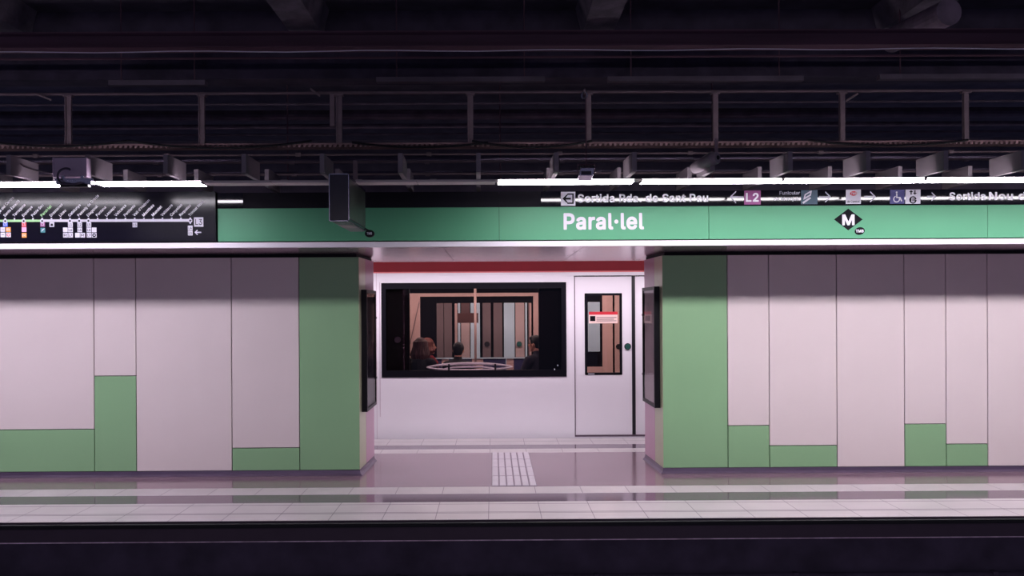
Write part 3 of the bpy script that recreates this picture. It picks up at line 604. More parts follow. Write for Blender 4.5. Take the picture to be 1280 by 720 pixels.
ic(1112, 1130, 237.4, 254.8, M_indigo, t3)
ring = lambda cx, cy, r, a0, a1, w: [(cx + (r+w)*math.cos(math.radians(q)), cy + (r+w)*math.sin(math.radians(q))) for q in range(a0, a1+1, 10)] + [(cx + (r-w)*math.cos(math.radians(q)), cy + (r-w)*math.sin(math.radians(q))) for q in range(a1, a0-1, -10)]
pp(ring(1120.2, 249, 3.6, -20, 250, .6), M_white, t3)
pp([(1119.5,242.3),(1121,242.3),(1121.2,246.4),(1125,246.4),(1127.3,251.5),(1126,252),(1124,247.7),(1119.8,247.7)], M_white, t3)
pp(ring(1120.2, 240.7, .6, 0, 350, .55), M_white, t3)
ic(1131.3, 1150, 237.1, 254.8, M_white, t3)
pp(ring(1140.6, 250, 3.9, 0, 350, .7), M_blk, t3)
for dx in (-2.4, 0, 2.4): pp([(1140-.7+dx+.6, 247.6), (1140+.7+dx+.6, 247.6), (1140+.7+dx+.6, 252), (1140-.7+dx+.6, 252)], M_blk, t3)
pp([(1138.2,237.9),(1141,240.4),(1138.9,240.2),(1138.9,243.4),(1137.5,243.4),(1137.5,240.2),(1135.4,240.4)], M_blk, t3)
pp([(1143,243.6),(1140.4,241.2),(1142.3,241.4),(1142.3,238),(1143.7,238),(1143.7,241.4),(1145.6,241.2)], M_blk, t3)
arrow(1163, 246.0, 10, 1, t3)
lettering('Sortida', at(1186, 250, YF)[0], at(1231.5, 250, YF)[0], at(1210, 249.8, YF)[1], at(1210, 240.8, YF)[1], yk, M_bright, t3, bold=0.018)
pp([(1042.5,274.3),(1060.3,260.8),(1078.3,274.3),(1060.3,288)], M_blk, t3, 'emblem_diamond', 0, yg)
lettering('M', at(1052.7, 280, YF)[0], at(1068, 280, YF)[0], at(1060, 281, YF)[1], at(1060, 268.6, YF)[1], yg, M_white, t3, bold=0.03, back=.003)
a, z = at(1074.4, 288.8, YF); poly('emblem_oval', M_blk, t3, [(a+.046*math.cos(k*PI/12)+.006*math.sin(k*PI/12), z+.036*math.sin(k*PI/12)) for k in range(24)], yg, .0012, .003)
lettering('TMB', at(1069.5, 290, YF)[0], at(1079.2, 290, YF)[0], at(1074, 290.4, YF)[1], at(1074, 287.2, YF)[1], yg, M_white, t3, back=.005, bold=.03)

t4, xa, xb = fascia(1234.5, None, 0, 'green fascia panel at the right edge with cut-off exit wording above')
blackband(t4, xa, xb, M_sign_k)
words('Nou de la Rambla', at(1235.5, 250, YF)[0], at(1236, 250, YF)[0] + 1.02, at(1236, 249.7, YF)[1], at(1236, 240.6, YF)[1], yk, M_bright, t4, bold=0.018)

# route map sign on the left
x0, x1 = XL, at(271, 270, YF)[0]
zm0 = at(135, 302.5, YF)[1]; zm1 = at(135, 240.5, YF)[1]
tm = empty('route_map_sign', ((x0+x1)/2, YF, zm0), 'long black metro line route map sign with white stops and diagonal names', 'sign')
def ym(z): return YF - .02 - (z - zm0) * math.tan(math.radians(2.2))
mb = MB(); mb.prism_yz([(ym(zm0), zm0), (YF+.048, zm0), (YF+.048, zm1), (ym(zm1), zm1)], x0, x1); mb.build('sign_panel', M_map_k, tm, bevel=0.002)
def pm(pts, m, nm, lift=0.0, th=0.0012): return poly(nm, m, tm, [at(x, y, YF-.02) for x, y in pts], ym, th, lift)
LY = lambda x: 276.2 - (x-120)*0.003                 # row of the line
def box_px(x, y, r, m, nm='line_badge', lift=0.0, ry=None):
    ry = ry or r
    return pm([(x-r,y-ry),(x+r,y-ry),(x+r,y+ry),(x-r,y+ry)], m, nm, lift)
pm([(-40,274.9),(54,274.6),(54,277.4),(-40,277.7)], M_lgreen, 'line_travelled')
pm([(54,274.4),(238,273.9),(238,277.2),(54,277.5)], M_white, 'line_ahead')
names = ['Trinitat Nova','Roquetes','Canyelles','Valldaura','Mundet','Montbau',"Vall d'Hebron",'Penitents','Vallcarca','Lesseps','Fontana','Diagonal','Passeig de Gràcia','Catalunya','Liceu','Drassanes','Paral·lel','Poble Sec','Espanya','Tarragona','Sants Estació','Plaça del Centre']
inter = {0, 11, 12, 13, 16, 18, 20}
for i, nm in enumerate(names):
    x = 238.2 - i * 11.55; y = LY(x)
    pm([(x-.9, y-3.8), (x+.9, y-3.8), (x+.9, y-1), (x-.9, y-1)], M_white, 'stop_tick')
    if i in inter:
        pm(ring(x, y, 1.9, 0, 350, .75), M_white, 'stop_ring', 0.0014)
        pm([(x+1.3*math.cos(k*PI/6), y+1.3*math.sin(k*PI/6)) for k in range(12)], M_blk, 'stop_dot', 0.0016)
    X, Z = at(x-.2, y-5.2, YF-.02)
    lettering(nm, X, None, Z, Z + 0.0235, ym, M_lgreen if i == 16 else M_bright, tm, bold=0.01, name='stop_name', angle=math.radians(45))
def badge(x, y, txt, bg, fg, s=2.9):
    b = box_px(x, y, s, bg)
    if txt:
        X0, Z0 = at(x-s*.68, y+s*.55, YF-.02); X1, Z1 = at(x+s*.68, y-s*.5, YF-.02)
        l = lettering(txt, X0, X1, Z0, Z1, ym, fg, tm, bold=0.0, name='badge_lettering', back=.002)
for x, y, t_, bg, fg in ((7.2,280.6,'L5',M_blue,M_white),(3.8,287,'',M_white,M_blk),(10.8,287,'R',M_orange,M_white),(3.8,293.6,'',M_white,M_blk),(10.8,293.6,'',M_white,M_redp),
        (30.5,280.8,'L1',M_redp,M_white),(30.5,287,'',M_pink,M_white),(30.5,294,'R',M_orange,M_white),(53.7,280.6,'L2',M_magenta,M_white),(53.9,287.8,'',M_teal,M_white),(65.3,280.8,'',M_white,M_blk),
        (88.4,280.9,'L1',M_white,M_blk),(88.4,287.4,'L6',M_white,M_blk),(88.4,294,'L7',M_white,M_blk),(82,287.4,'',M_white,M_blk),(82,294,'R',M_white,M_blk),
        (100,280.9,'L2',M_white,M_blk),(100,287.4,'L4',M_white,M_blk),(97,294,'',M_white,M_blk),(103.6,294,'R',M_white,M_blk),
        (111.5,280.9,'L5',M_white,M_blk),(111.5,287.4,'L6',M_white,M_blk),(111.5,294,'L7',M_white,M_blk),(118,287.4,'',M_white,M_blk),(118,294,'',M_white,M_blk),
        (169,281.2,'L5',M_white,M_blk),(238,285,'L4',M_white,M_blk),(238,291.4,'L11',M_white,M_blk)):
    badge(x, y, t_, bg, fg)
pm([(64,279.6),(66.6,279.6),(67,282.6),(63.6,282.6)], M_blk, 'pictogram', .002)
pm([(2,286.8),(5.6,286.8),(5.6,287.4),(2,287.4)], M_slate, 'pictogram', .002); pm([(2,293.2),(5.6,293.2),(5.6,294),(2,294)], M_slate, 'pictogram', .002)
pm(ring(10.8,293.6,1.6,0,350,.5), M_redp, 'pictogram', .002); pm(ring(118,294,1.7,0,350,.7), M_blk, 'pictogram', .002)
pm([(52,290),(53,287),(56,285.5),(56,286.5),(54,288)], M_white, 'pictogram', .002)
pm([(236.8,277),(239.6,277),(238.8,280),(237.6,280)], M_white, 'stop_tick', .001)
box_px(248.7, 277.6, 5.8, M_white)
X0, Z0 = at(244.6, 281.2, YF-.02); X1, Z1 = at(252.9, 273.9, YF-.02)
lettering('L3', X0, X1, Z0, Z1, ym, M_blk, tm, bold=0.0, name='badge_lettering', back=.002)
pm([(243.4,290.5),(246.6,287.2),(247.5,288.1),(245.7,289.8),(251.6,289.8),(251.6,291.2),(245.7,291.2),(247.5,292.9),(246.6,293.8)], M_white, 'arrow')

# ================================================================= LIGHT STRIP OVER THE PLATFORM EDGE
YS0, YS1, ZS = 6.99, 7.165, 2.722
def zs(px): return ZS
mb = MB(); mb.prism_yz([(YS0+.003, ZS+.012), (YS0+.003, ZS+.016), (YS1-.003, ZS+.016), (YS1-.003, ZS+.012)], XL, XR)
for i in range(27):
    x = XL + .3 + i*.6
    mb.box(x, x+.05, YS0+.001, YS1-.001, ZS+.013, ZS+.020)
tray = mb.build('light_tray', M_rail)
tag(tray, 'long grey aluminium tray carrying the fluorescent lights above the platform edge', 'light tray')
def tube_light(px0, px1, m, label, x0=None, x1=None):
    a = x0 if x0 is not None else at(px0, 222, YS0)[0]; b = x1 if x1 is not None else at(px1, 222, YS0)[0]
    t = empty('strip_light', ((a+b)/2, (YS0+YS1)/2, ZS-.006), label, 'light', 'strip lights over the platform edge')
    mb = MB(); mb.box(a+.004, b-.004, YS0+.004, YS1-.004, ZS-.006, ZS+.010); mb.build('diffuser', m, t)
    mb = MB(); mb.box(a-.006, a+.003, YS0, YS1, ZS-.008, ZS+.011); mb.box(b-.003, b+.006, YS0, YS1, ZS-.008, ZS+.011); mb.build('end_cap', M_rail, t)
tube_light(None, 70, M_tubel, 'lit strip light running off the left edge of the photo', x0=at(-140,222,YS0)[0])
tube_light(119, 251, M_tubel, 'lit strip light on the left between junction box and unlit grey tray')
tube_light(622, 793, M_tube, 'lit strip light starting above the opening, leftmost of the right run')
tube_light(803, 978, M_tube, 'lit strip light above the exit wording, second of the right run')
tube_light(981, 1156, M_tube, 'lit strip light above the black diamond emblem, third of the right run')
tube_light(1159, 1335, M_tube, 'lit strip light running off the right edge of the photo', x1=at(1335,222,YS0)[0])
for k, (p0, p1) in enumerate(((-322, -144), (-500, -326), (-678, -504))):
    tube_light(p0, p1, M_tubel, 'lit strip light %s beyond the left edge of the photo' % ('just', 'further', 'furthest')[k])
for k, (p0, p1) in enumerate(((1339, 1517), (1521, 1699), (1703, 1860))):
    tube_light(p0, p1, M_tube, 'lit strip light %s beyond the right edge of the photo' % ('just', 'further', 'furthest')[k])
# blank covers in the unlit middle
mb = MB()
for p0, p1 in ((254, 338), (339, 423), (424, 520), (521, 619)):
    mb.box(at(p0,222,YS0)[0], at(p1,222,YS0)[0], YS0+.004, YS1-.004, ZS-.004, ZS+.010)
mb.build('blank_cover', mat('pale_grey_cover', (214, 198, 198), 0.5), tray)
# matching strip on the far side, over the other platform edge
mb = MB(); mb.prism_yz([(10.565, 2.302), (10.69, 2.284), (10.69, 2.304), (10.565, 2.304)], -3.4, 3.6); fl = mb.build('diffuser', M_tubef)
tf = empty('strip_light', (0.1, 10.63, 2.284), 'strip light above the far platform edge, hidden behind the overhead box', 'light', 'strip lights over the far platform edge')
fl.parent = tf; fl.location = Vector(fl.location) - Vector(tf.location)
mb = MB(); mb.box(-3.4, 3.6, 10.56, 10.70, 2.305, 2.34); mb.build('housing', M_rail, tf)
for x in (-2.5, 0.1, 2.7):
    mb = MB(); mb.tube([(x, 10.63, 2.335), (x, 10.63, 4.995)], .008, 8); mb.build('drop_rod', M_beam, tf)
# the strip over the opposite platform edge, where the viewer stands
tn = empty('strip_light', (0.0, -0.35, 2.56), 'strip light over the opposite platform edge, above and behind the viewpoint', 'light', 'strip lights over the opposite platform edge')
mb = MB(); mb.prism_yz([(-.25, 2.61), (-.30, 2.56), (-.40, 2.56), (-.45, 2.61)], -6.5, 6.5); mb.build('diffuser', M_tubeo, tn)
mb = MB(); mb.box(-6.5, 6.5, -.46, -.24, 2.611, 2.65); mb.build('housing', M_rail, tn)

# ================================================================= BAFFLE FINS
SK = -(VX-598) / F                                   # the fins stand a touch askew
def fin_mb(L):
    mb = MB(); hw = .019
    mb.hull([(-hw,0,0),(hw,0,0),(hw+SK*L,L,0),(-hw+SK*L,L,0)], [(-hw,0,.158),(hw,0,.158),(hw+SK*L,L,.158),(-hw+SK*L,L,.158)])
    return mb
ff = None
FINZ = 2.806
px_list = [12 + 97.8*i for i in range(14)]
for i, px in enumerate(px_list):
    Y = 7.21
    x = at(px if px < 598 else px, 205, 7.05)[0]
    if ff is None: ff = fin_mb(.45).build('ceiling_baffle', M_fin, local=True, bevel=.002); o = ff
    else: o = ff.copy(); COL.objects.link(o)
    x = (at(598, 205, 7.05)[0]) + (i-6)*.6355
    o.location = (x, 7.06, FINZ)
    extra = {0: ' left of the junction box', 1: ' right above the junction box', 4: ' beside the hanging display', 6: ' seen edge-on above the left of opening', 9: ' beside the horn loudspeaker', 13: ' cut at the right edge'}.get(i, '')
    tag(o, 'grey baffle%s, %s from left in front row' % (extra, ORD[i]), 'baffle', 'front row of grey ceiling baffles')
for i in range(15):
    o = ff.copy(); COL.objects.link(o)
    x = (at(598, 205, 7.05)[0]) + SK*.8 + (i-7)*.6355
    o.location = (x, 7.83, FINZ)
    tag(o, 'dim grey ceiling baffle, %s from the left in the rear row behind the lights' % ORD[i], 'baffle', 'rear row of grey ceiling baffles')
    o['category'] = 'baffle'
# carrier rails of the fins
for yy, lab in ((7.40, 'thin dark carrier rail over the front row of baffles'), (8.08, 'thin dark carrier rail over the rear row of baffles')):
    mb = MB(); mb.box(XL, XR, yy, yy+.03, FINZ+.159, FINZ+.172)
    tag(mb.build('carrier_rail', M_edge), lab, 'rail')

# ================================================================= OVERHEAD STEEL AND SERVICES
def long_box(name, y_px, h_px, Y, dep, m, label, cat, px0=None, px1=None, parent=None):
    xc = 640 if px0 is None else (px0+px1)/2
    z = at(640, y_px, Y)[1]; h = h_px * Y / F
    a = XL-1 if px0 is None else at(px0, y_px, Y)[0]; b = XR+1.5 if px1 is None else at(px1, y_px, Y)[0]
    mb = MB(); mb.box(a, b, Y, Y+dep, z-h/2, z+h/2)
    o = mb.build(name, m, parent)
    if label: tag(o, label, cat)
    if name == 'cable_duct':
        for u in (.12, .88):
            mb = MB(); xx = a + (b-a)*u; mb.tube([(xx, Y+.04, z+h/2), (xx, Y+.04, 4.995)], .007, 6); mb.build('drop_rod', M_beam, o)
    return o
def H(px, py, Y): return at(px, py, Y)[1]
# main beam, I profile
Y = 7.3; z0, z1 = H(640, 60, Y), H(640, 40.5, Y)
mb = MB(); mb.prism_yz([(Y-.06,z0),(Y+.10,z0),(Y+.10,z0+.012),(Y+.03,z0+.02),(Y+.03,z1-.02),(Y+.10,z1-.012),(Y+.10,z1),(Y-.06,z1),(Y-.06,z1-.012),(Y-.004,z1-.02),(Y-.004,z0+.02),(Y-.06,z0+.012)], XL-1, XR+1.5)
tag(mb.build('steel_beam', M_beam), 'long rusty purple steel beam running across the top of the photo', 'beam')
Y = 7.22; pts = []
for k in range(60):
    x = XL - 1 + (XR+1.5-XL+1)*k/59; pts.append((x, Y, H(640, 63.0, Y) + .006*math.sin(k*1.3)))
mb = MB(); mb.tube(pts, .0045, 6)
tag(mb.build('cable', mat('pale_cable', (220, 212, 224), .5)), 'thin pale cable strung just under the rusty beam', 'cable')
long_box('pipe', 71, 2, 7.6, .02, M_beam, 'faint thin pipe below the pale cable in the dark roof space', 'pipe')
long_box('cable_duct', 101, 6, 9.0, .08, M_duct, 'grey cable duct on the left above the upper thin rail', 'cable duct', 135, 256)
long_box('cable_duct', 98.5, 6, 9.0, .08, M_duct, 'grey cable duct left of centre above the hanger posts', 'cable duct', 470, 681)
long_box('cable_duct', 99, 6, 9.0, .08, M_duct, 'bluish grey cable duct right of centre above the hanger posts', 'cable duct', 760, 1005)
long_box('cable_duct', 97.5, 6, 9.0, .08, M_duct, 'grey cable duct running off to the upper right', 'cable duct', 1100, 1330)
Y = 8.9; zr = H(640, 115, Y)
mb = MB(); mb.prism_yz([(Y-.02, zr-.014), (Y+.03, zr-.014), (Y+.03, zr+.018), (Y+.02, zr+.018), (Y+.02, zr-.004), (Y-.02, zr-.004)], XL-1, XR+1.5)
rail = mb.build('steel_rail', M_steel); tag(rail, 'thin steel rail from which the hanger posts drop', 'rail')
# hanger posts
hang = [86, 252.5, 424, 588, 735.5, 894, 1052.5, 1207]
hl = ['left of the junction box', 'between second and third front baffles', 'directly over the hanging display', 'left of the opening centre', 'over the small floodlight', 'over the horn loudspeaker', 'over the black diamond emblem', 'nearest the right edge']
zl = at(640, 181.5, 8.86)[1] + .021
for px, l in zip(hang, hl):
    x = at(px, 150, Y)[0]
    zb = zl
    t = empty('hanger_post', (x, Y, zb), 'dusty steel hanger post ' + l, 'hanger', 'hanger posts in the roof space')
    mb = MB(); mb.box(x-.028, x+.028, Y-.012, Y+.018, zb, zr-.014); mb.box(x-.028, x-.02, Y-.03, Y-.012, zb, zr-.014); mb.build('channel', M_steel, t)
    mb = MB(); mb.box(x-.045, x+.045, Y-.03, Y+.03, zr-.035, zr-.015)
    for dx in (-.03, .03): mb.tube([(x+dx, Y-.03, zr-.025), (x+dx, Y-.038, zr-.025)], .007, 6)
    mb.build('bracket', M_steel, t)
x = at(414.5, 140, Y-.05)[0]
mb = MB(); mb.box(x-.024, x+.024, Y-.018, Y+.012, H(414, 158, Y), zr-.0145)
tag(mb.build('hanger_stub', M_steel), 'short steel stub hanging next to the post above the display', 'hanger')
# perforated cable tray
Y = 8.86; zc = at(640, 181.5, Y)[1]
mb = MB(); mb.box(XL-1, XR+1.5, Y, Y+.30, zc+.016, zc+.02); mb.box(XL-1, XR+1.5, Y-.004, Y, zc+.012, zc+.03)
for k in range(360):
    x = XL - 1 + k*.052
    mb.hull([(x,Y-.006,zc-.012),(x+.026,Y-.006,zc-.012),(x+.026,Y,zc-.012),(x,Y,zc-.012)], [(x+.012,Y-.006,zc+.014),(x+.038,Y-.006,zc+.014),(x+.038,Y,zc+.014),(x+.012,Y,zc+.014)])
tag(mb.build('cable_tray', mat('tray_steel', (150, 116, 122), .6, noise=.35, nscale=3)), 'perforated steel cable tray running along the foot of the hanger posts', 'cable tray')
# sagging cables over the tray
for j, (p0, p1, sag, yy, l) in enumerate(((-20, 160, 7, 176, 'dark cable sagging over the tray at the far left'), (160, 390, 9, 176, 'dark cable sagging over the tray left of the display'), (440, 610, 6, 178, 'dark cable sagging over the tray right of the display'), (590, 740, 8, 176, 'dark cable sagging over the tray above the opening'), (1010, 1210, 7, 175, 'dark cable sagging over the tray at the right'))):
    pts = []
    for k in range(17):
        u = k/16; yc = 8.80 - .03*(j % 2); X, Z = at(lerp(p0, p1, u), yy + sag*4*u*(1-u), yc); pts.append((X, yc, Z))
    mb = MB(); mb.tube(pts, .012, 6); tag(mb.build('cable', M_seal), l, 'cable')
# pipes behind
for (yp, hp, Yp, l) in ((129, 3, 10.4, 'dim pipe just below the steel rail'), (143, 13, 12.0, 'broad dim duct behind the hanger posts'), (157, 6, 11.2, 'dim pipe under the broad duct'), (167, 3, 10.2, 'thin dim pipe above the cable tray')):
    z, r = H(640, yp, Yp), hp*Yp/F/2
    mb = MB(); mb.tube([(XL-2.5, Yp, z), (XR+3, Yp, z)], r, 12); tag(mb.build('pipe', mat('dim_pipe_paint', (96, 80, 100), .6, noise=.3)), l, 'pipe')
for (yp, hp, Yp, l, c) in ((192.5, 2.5, 9.3, 'thin grey pipe directly under the cable tray', 'pipe'), (202, 3, 9.0, 'thin bright pipe crossing behind the front baffles', 'pipe'), (217, 3, 9.1, 'thin grey pipe just above the strip lights', 'pipe')):
    z, r = H(640, yp, Yp), hp*Yp/F/2
    mb = MB(); mb.tube([(XL-1, Yp, z), (XR+1.5, Yp, z)], r, 8)
    for k in range(12): mb.box(XL+k*1.4+.3, XL+k*1.4+.35, Yp-.02, Yp+.02, z-.02, z+.02)
    tag(mb.build('pipe', M_steel), l, c)
mb = MB(); mb.box(XL-1, XR+1.5, 9.6, 9.66, 2.5, H(640, 226, 9.6))
struct(mb.build('wall_upper', mat('dim_purple_board', (84, 72, 96), .7, noise=.2)))
# diagonal braces
for (a, b, l) in (((44,117),(64,125), 'short bright brace on the steel rail at the far left'), ((388,111),(400,120), 'short brace on the steel rail beside the display post'), ((1072,117),(1058,126), 'short brace on the steel rail right of the diamond emblem post')):
    X0, Z0 = at(*a, 8.84); X1, Z1 = at(*b, 8.84); mb = MB(); mb.tube([(X0,8.84,Z0),(X1,8.84,Z1)], .012, 6); tag(mb.build('brace', M_steel), l, 'brace')
# upper-right bundle: round duct end
X, Z = at(1172, 24, 7.9); mb = MB(); mb.tube([(X,7.7,Z),(X-.1,8.6,Z+.02)], .12, 20); 
tag(mb.build('duct', mat('dim_duct', (130,112,130), .6, noise=.3)), 'round duct end poking out above the rusty beam at upper right', 'duct')
# clamp lamp on post
X, Z = at(730.5, 119, 8.8)
t = empty('pipe_clamp', (X, 8.8, Z-.03), 'small bright pipe clamp on the steel rail above the floodlight', 'clamp')
mb = MB(); mb.tube([(X-.03,8.8,Z),(X-.02,8.8,Z+.03),(X+.02,8.8,Z+.03),(X+.03,8.8,Z),(X+.02,8.8,Z-.03),(X-.02,8.8,Z-.03)], .008, 6, closed=True); mb.build('ring', M_chrome, t)
mb = MB(); mb.box(X-.01, X+.01, 8.79, 8.82, Z+.03, Z+.06); mb.build('bolt', M_steel, t)

# ================================================================= HANGING DISPLAY
Yd = 6.62; Yd1 = 7.52
xa, zt = at(411, 217, Yd); xb, zb = at(436.5, 276.5, Yd)
zt = at(424, 217, Yd)[1]
t = empty('hanging_display', ((xa+xb)/2, (Yd+Yd1)/2, zb), 'dark rectangular information display hanging end-on from a post beside the opening', 'information display')
mb = MB(); mb.box(xa+.006, xb-.006, Yd+.006, Yd1, zb+.004, zt); mb.build('housing', M_darkglass, t, bevel=.004)
mb = MB(); q = .006
for (x0,x1,z0,z1) in ((xa,xa+q,zb,zt),(xb-q,xb,zb,zt),(xa,xb,zb,zb+q),(xa,xb,zt-q,zt)): mb.box(x0,x1,Yd,Yd+.014,z0,z1)
mb.build('edge_frame', M_chrome, t)
mb = MB(); mb.box(xb-.006, xb-.002, Yd+.05, Yd1-.05, zb+.03, zt-.03); mb.build('screen', mat('unlit_screen', (60, 64, 60), .3, noise=.5, nscale=8), t)
mb = MB(); mb.box(xa+.02, xb-.02, Yd+.02, Yd1-.02, zb-.002, zb+.005); bt = mb.build('bottom_plate', mat('green_grey_plate', (86, 104, 96), .3), t)
mb = MB(); mb.box(xa+.02, xb-.02, Yd+.28, Yd+.52, zb-.004, zb-.0015); mb.build('pale_plate', M_rail, bt)
mb = MB(); xm = (xa+xb)/2; mb.box(xm-.018, xm+.018, 7.402, 7.428, zt, FINZ+.1588); mb.build('hanger', M_steel, t)
X, Z = at(462, 292, Yd1)
mb = MB(); mb.disc_y(X, Z, .042, .032, Yd1-.01, Yd1+.02); od = mb.build('camera_dome', M_kplast, t, bevel=.004)
mb = MB(); mb.tube([(X, Yd1+.01, Z+.02), (xb-.02, Yd1-.02, zb+.03)], .008, 6); mb.build('dome_arm', M_kplast, t)
lettering('TMB', X-.022, X+.022, Z-.009, Z+.010, lambda z: Yd1-.011, M_white, od, bold=.02)

# ================================================================= JUNCTION BOX WITH CABLE (left)
Yj = 6.9
xa, zt = at(66, 197, Yj); xb, zb = at(108, 224, Yj)
t = empty('junction_box', ((xa+xb)/2, Yj+.1, zb), 'grey metal junction box with a looped cable between the left strip lights', 'junction box')
mb = MB(); mb.box(xa, xb, Yj+.005, Yj+.085, zb+.02, zt); mb.box(xa-.004, xa+.006, Yj, Yj+.086, zb+.02, zt+.004); mb.build('housing', mat('mauve_grey_box', (190, 165, 188), .55), t, bevel=.002)
X0, Z0 = at(70, 222, Yj-.05); X1, Z1 = at(113, 231, Yj-.05)
mb = MB(); mb.box(X0, X1, Yj-.04, Yj+.02, Z1+.01, Z1+.035); mb.box(X0-.01, X1+.02, Yj-.05, Yj-.04, Z1+.035, Z1+.05); mb.build('bracket', M_chrome, t)
mb = MB(); mb.box(X0+.03, X1-.02, Yj-.05, Yj+.0, Z1-.015, Z1+.008); mb.build('connector', M_kplast, t)
pts = []
for k in range(25):
    a = math.radians(60 + k*9.5); pts.append((at(88,222,Yj)[0] + .062*math.cos(a), Yj-.065 - .001*k, at(88,222,Yj)[1] + .062*math.sin(a)))
pts += [(pts[-1][0]+.04, Yj-.08, pts[-1][2]-.006), (pts[-1][0]+.10, Yj-.06, pts[-1][2]+.01)]
mb = MB(); mb.tube(pts, .009, 8); mb.build('cable_loop', M_edge, t, smooth=True)
mb = MB()
for px in (79, 103):
    X, Z = at(px, 222, Yj-.045); mb.box(X-.012, X+.012, Yj-.052, Yj-.03, Z-.01, Z+.015)
mb.build('clip', M_chrome, t)
x0_, x1_ = at(598, 205, 7.05)[0] - 6*.6355, xa
pts = [(lerp(x0_, x1_, k/8), lerp(7.22, 6.95, k/8), FINZ + .12 - .14*(k/8)**.7) for k in range(9)]
mb = MB(); mb.tube(pts, .007, 6)
tag(mb.build('cable', M_steel), 'thin cable drooping from the first baffle to the junction box', 'cable')

# ================================================================= SMALL FLOODLIGHT
Yl = 6.85
X, Z = at(733.5, 214, Yl)
t = empty('floodlight', (X, Yl, Z-.05), 'small square floodlight with chrome body hanging at the strip light', 'floodlight')
mb = MB(); mb.hull([(X-.064,Yl,Z-.035),(X+.05,Yl,Z-.035),(X+.05,Yl+.12,Z-.06),(X-.064,Yl+.12,Z-.06)], [(X-.05,Yl,Z+.03),(X+.064,Yl,Z+.03),(X+.064,Yl+.12,Z+.03),(X-.05,Yl+.12,Z+.03)]); mb.build('lamp_body', M_chrome, t, bevel=.006)
mb = MB(); mb.box(X-.045, X+.035, Yl-.004, Yl+.0, Z-.028, Z+.0); mb.build('lens', M_darkglass, t)
mb = MB()
for k in range(5): mb.box(X-.05+k*.025, X-.042+k*.025, Yl-.003, Yl+.10, Z+.03, Z+.045)
mb.build('cooling_fins', M_kplast, t)
mb = MB(); mb.box(X-.004, X+.006, Yl+.05, Yl+.06, Z+.03, at(734, 120, Yl)[1]); mb.tube([(X-.07,Yl+.05,Z),(X-.07,Yl+.05,Z+.06),(X+.07,Yl+.05,Z+.06),(X+.07,Yl+.05,Z)], .006, 6); mb.build('bracket', M_beam, t)

# ================================================================= HORN LOUDSPEAKER
Yh = 7.0
X, Z = at(897, 197, Yh)
t = empty('loudspeaker', (X, Yh, Z-.06), 'grey cylindrical loudspeaker hanging beside a baffle above the exit wording', 'loudspeaker')
mb = MB(); mb.tube([(X,Yh,Z),(X-.02,Yh+.02,Z-.002),(X-.10,Yh+.34,Z-.03)], [.047,.053,.05], 24); mb.build('cylinder', M_fin, t)
mb = MB(); mb.tube([(X+.004,Yh-.002,Z),(X-.0,Yh+.004,Z)], .018, 16); mb.build('driver', M_kplast, t)
mb = MB(); mb.box(X-.012, X+.012, Yh+.03, Yh+.05, Z+.04, Z+.16); mb.build('bracket', M_steel, t)

# ================================================================= METRO TRAIN
YT = 11.40
TR = empty('metro_train', (0.2, YT, 0.0), 'white metro train with red top stripe and long dark window standing at the far platform', 'train')
def TX(px, Y=YT): return at(px, 430, Y)[0]
def TZ(py, Y=YT, px=640): return at(px, py, Y)[1]
wx0, wx1 = TX(477), TX(708); wz0, wz1 = TZ(471), TZ(353)
dx0, dx1 = TX(718), TX(790); dx2 = TX(794.5)
dz0, dz1 = TZ(543.5, px=755), TZ(345.5, px=755)
ZB, ZR0, ZR1 = -0.35, TZ(340.5), 2.42
gx0, gx1, gz0, gz1 = TX(731.5), TX(777.5), TZ(469), TZ(367.5)
TXL, TXR = -4.6, 4.4
mb = MB()          # body wall with holes for window and door
def wall(x0, x1, z0, z1): mb.box(x0, x1, YT, YT+.05, z0, z1)
wall(TXL, wx0, ZB, ZR0); wall(wx0, wx1, ZB, wz0); wall(wx0, wx1, wz1, ZR0); wall(wx1, dx0, ZB, ZR0)
wall(dx0, dx0+1.55, dz1, ZR0); wall(dx0, dx0+1.55, ZB, dz0); wall(dx0+1.55, TXR, ZB, ZR0)
mb.build('body_side', M_train, TR)
mb = MB(); mb.box(TXL, TXR, YT-.006, YT+.05, ZR0, ZR1); mb.build('red_stripe', M_red, TR)
mb = MB(); mb.box(TXL, TXR, YT-.009, YT, ZR0-.002, ZR0+.014); mb.build('stripe_highlight', M_redlt, TR)  # thin pale strip painted as the highlight along the stripe's foot
mb = MB(); mb.prism_yz([(YT, ZR1), (YT+.12, ZR1+.22), (YT+.45, ZR1+.36), (YT+1.4, ZR1+.42), (YT+2.3, ZR1+.36), (YT+2.65, ZR1+.2), (YT+2.7, ZR1)], TXL, TXR); mb.build('roof', mat('grey_train_roof', (120, 108, 120), .6), TR)
mb = MB(); mb.box(TX(470.5), TX(470.5)+.006, YT-.001, YT, ZB, ZR0); mb.box(TX(474.5), TX(474.5)+.008, YT-.004, YT, TZ(520), TZ(352)); mb.build('panel_seam', mat('seam_mauve', (206, 184, 200), .4), TR)
# window
wf = MB()
b = .05
iz0, iz1 = TZ(462.5), TZ(360.5); ix0, ix1 = TX(482.5), TX(702)
for (x0,x1,z0,z1) in ((wx0,ix0,wz0,wz1),(ix1,wx1,wz0,wz1),(ix0,ix1,wz0,iz0),(ix0,ix1,iz1,wz1)): wf.box(x0,x1,YT-.008,YT+.045,z0,z1)
WF = wf.build('window', M_kframe, TR)
mb = MB(); mb.box(ix0, ix1, YT+.012, YT+.016, iz0, iz1); mb.build('pane', M_glass, WF)
mb = MB()
for px in (693, 697): mb.disc_y(TX(px), TZ(462 if px == 693 else 457), .008, .012, YT-.010, YT-.008, 8)
mb.build('scratch', M_white, WF)
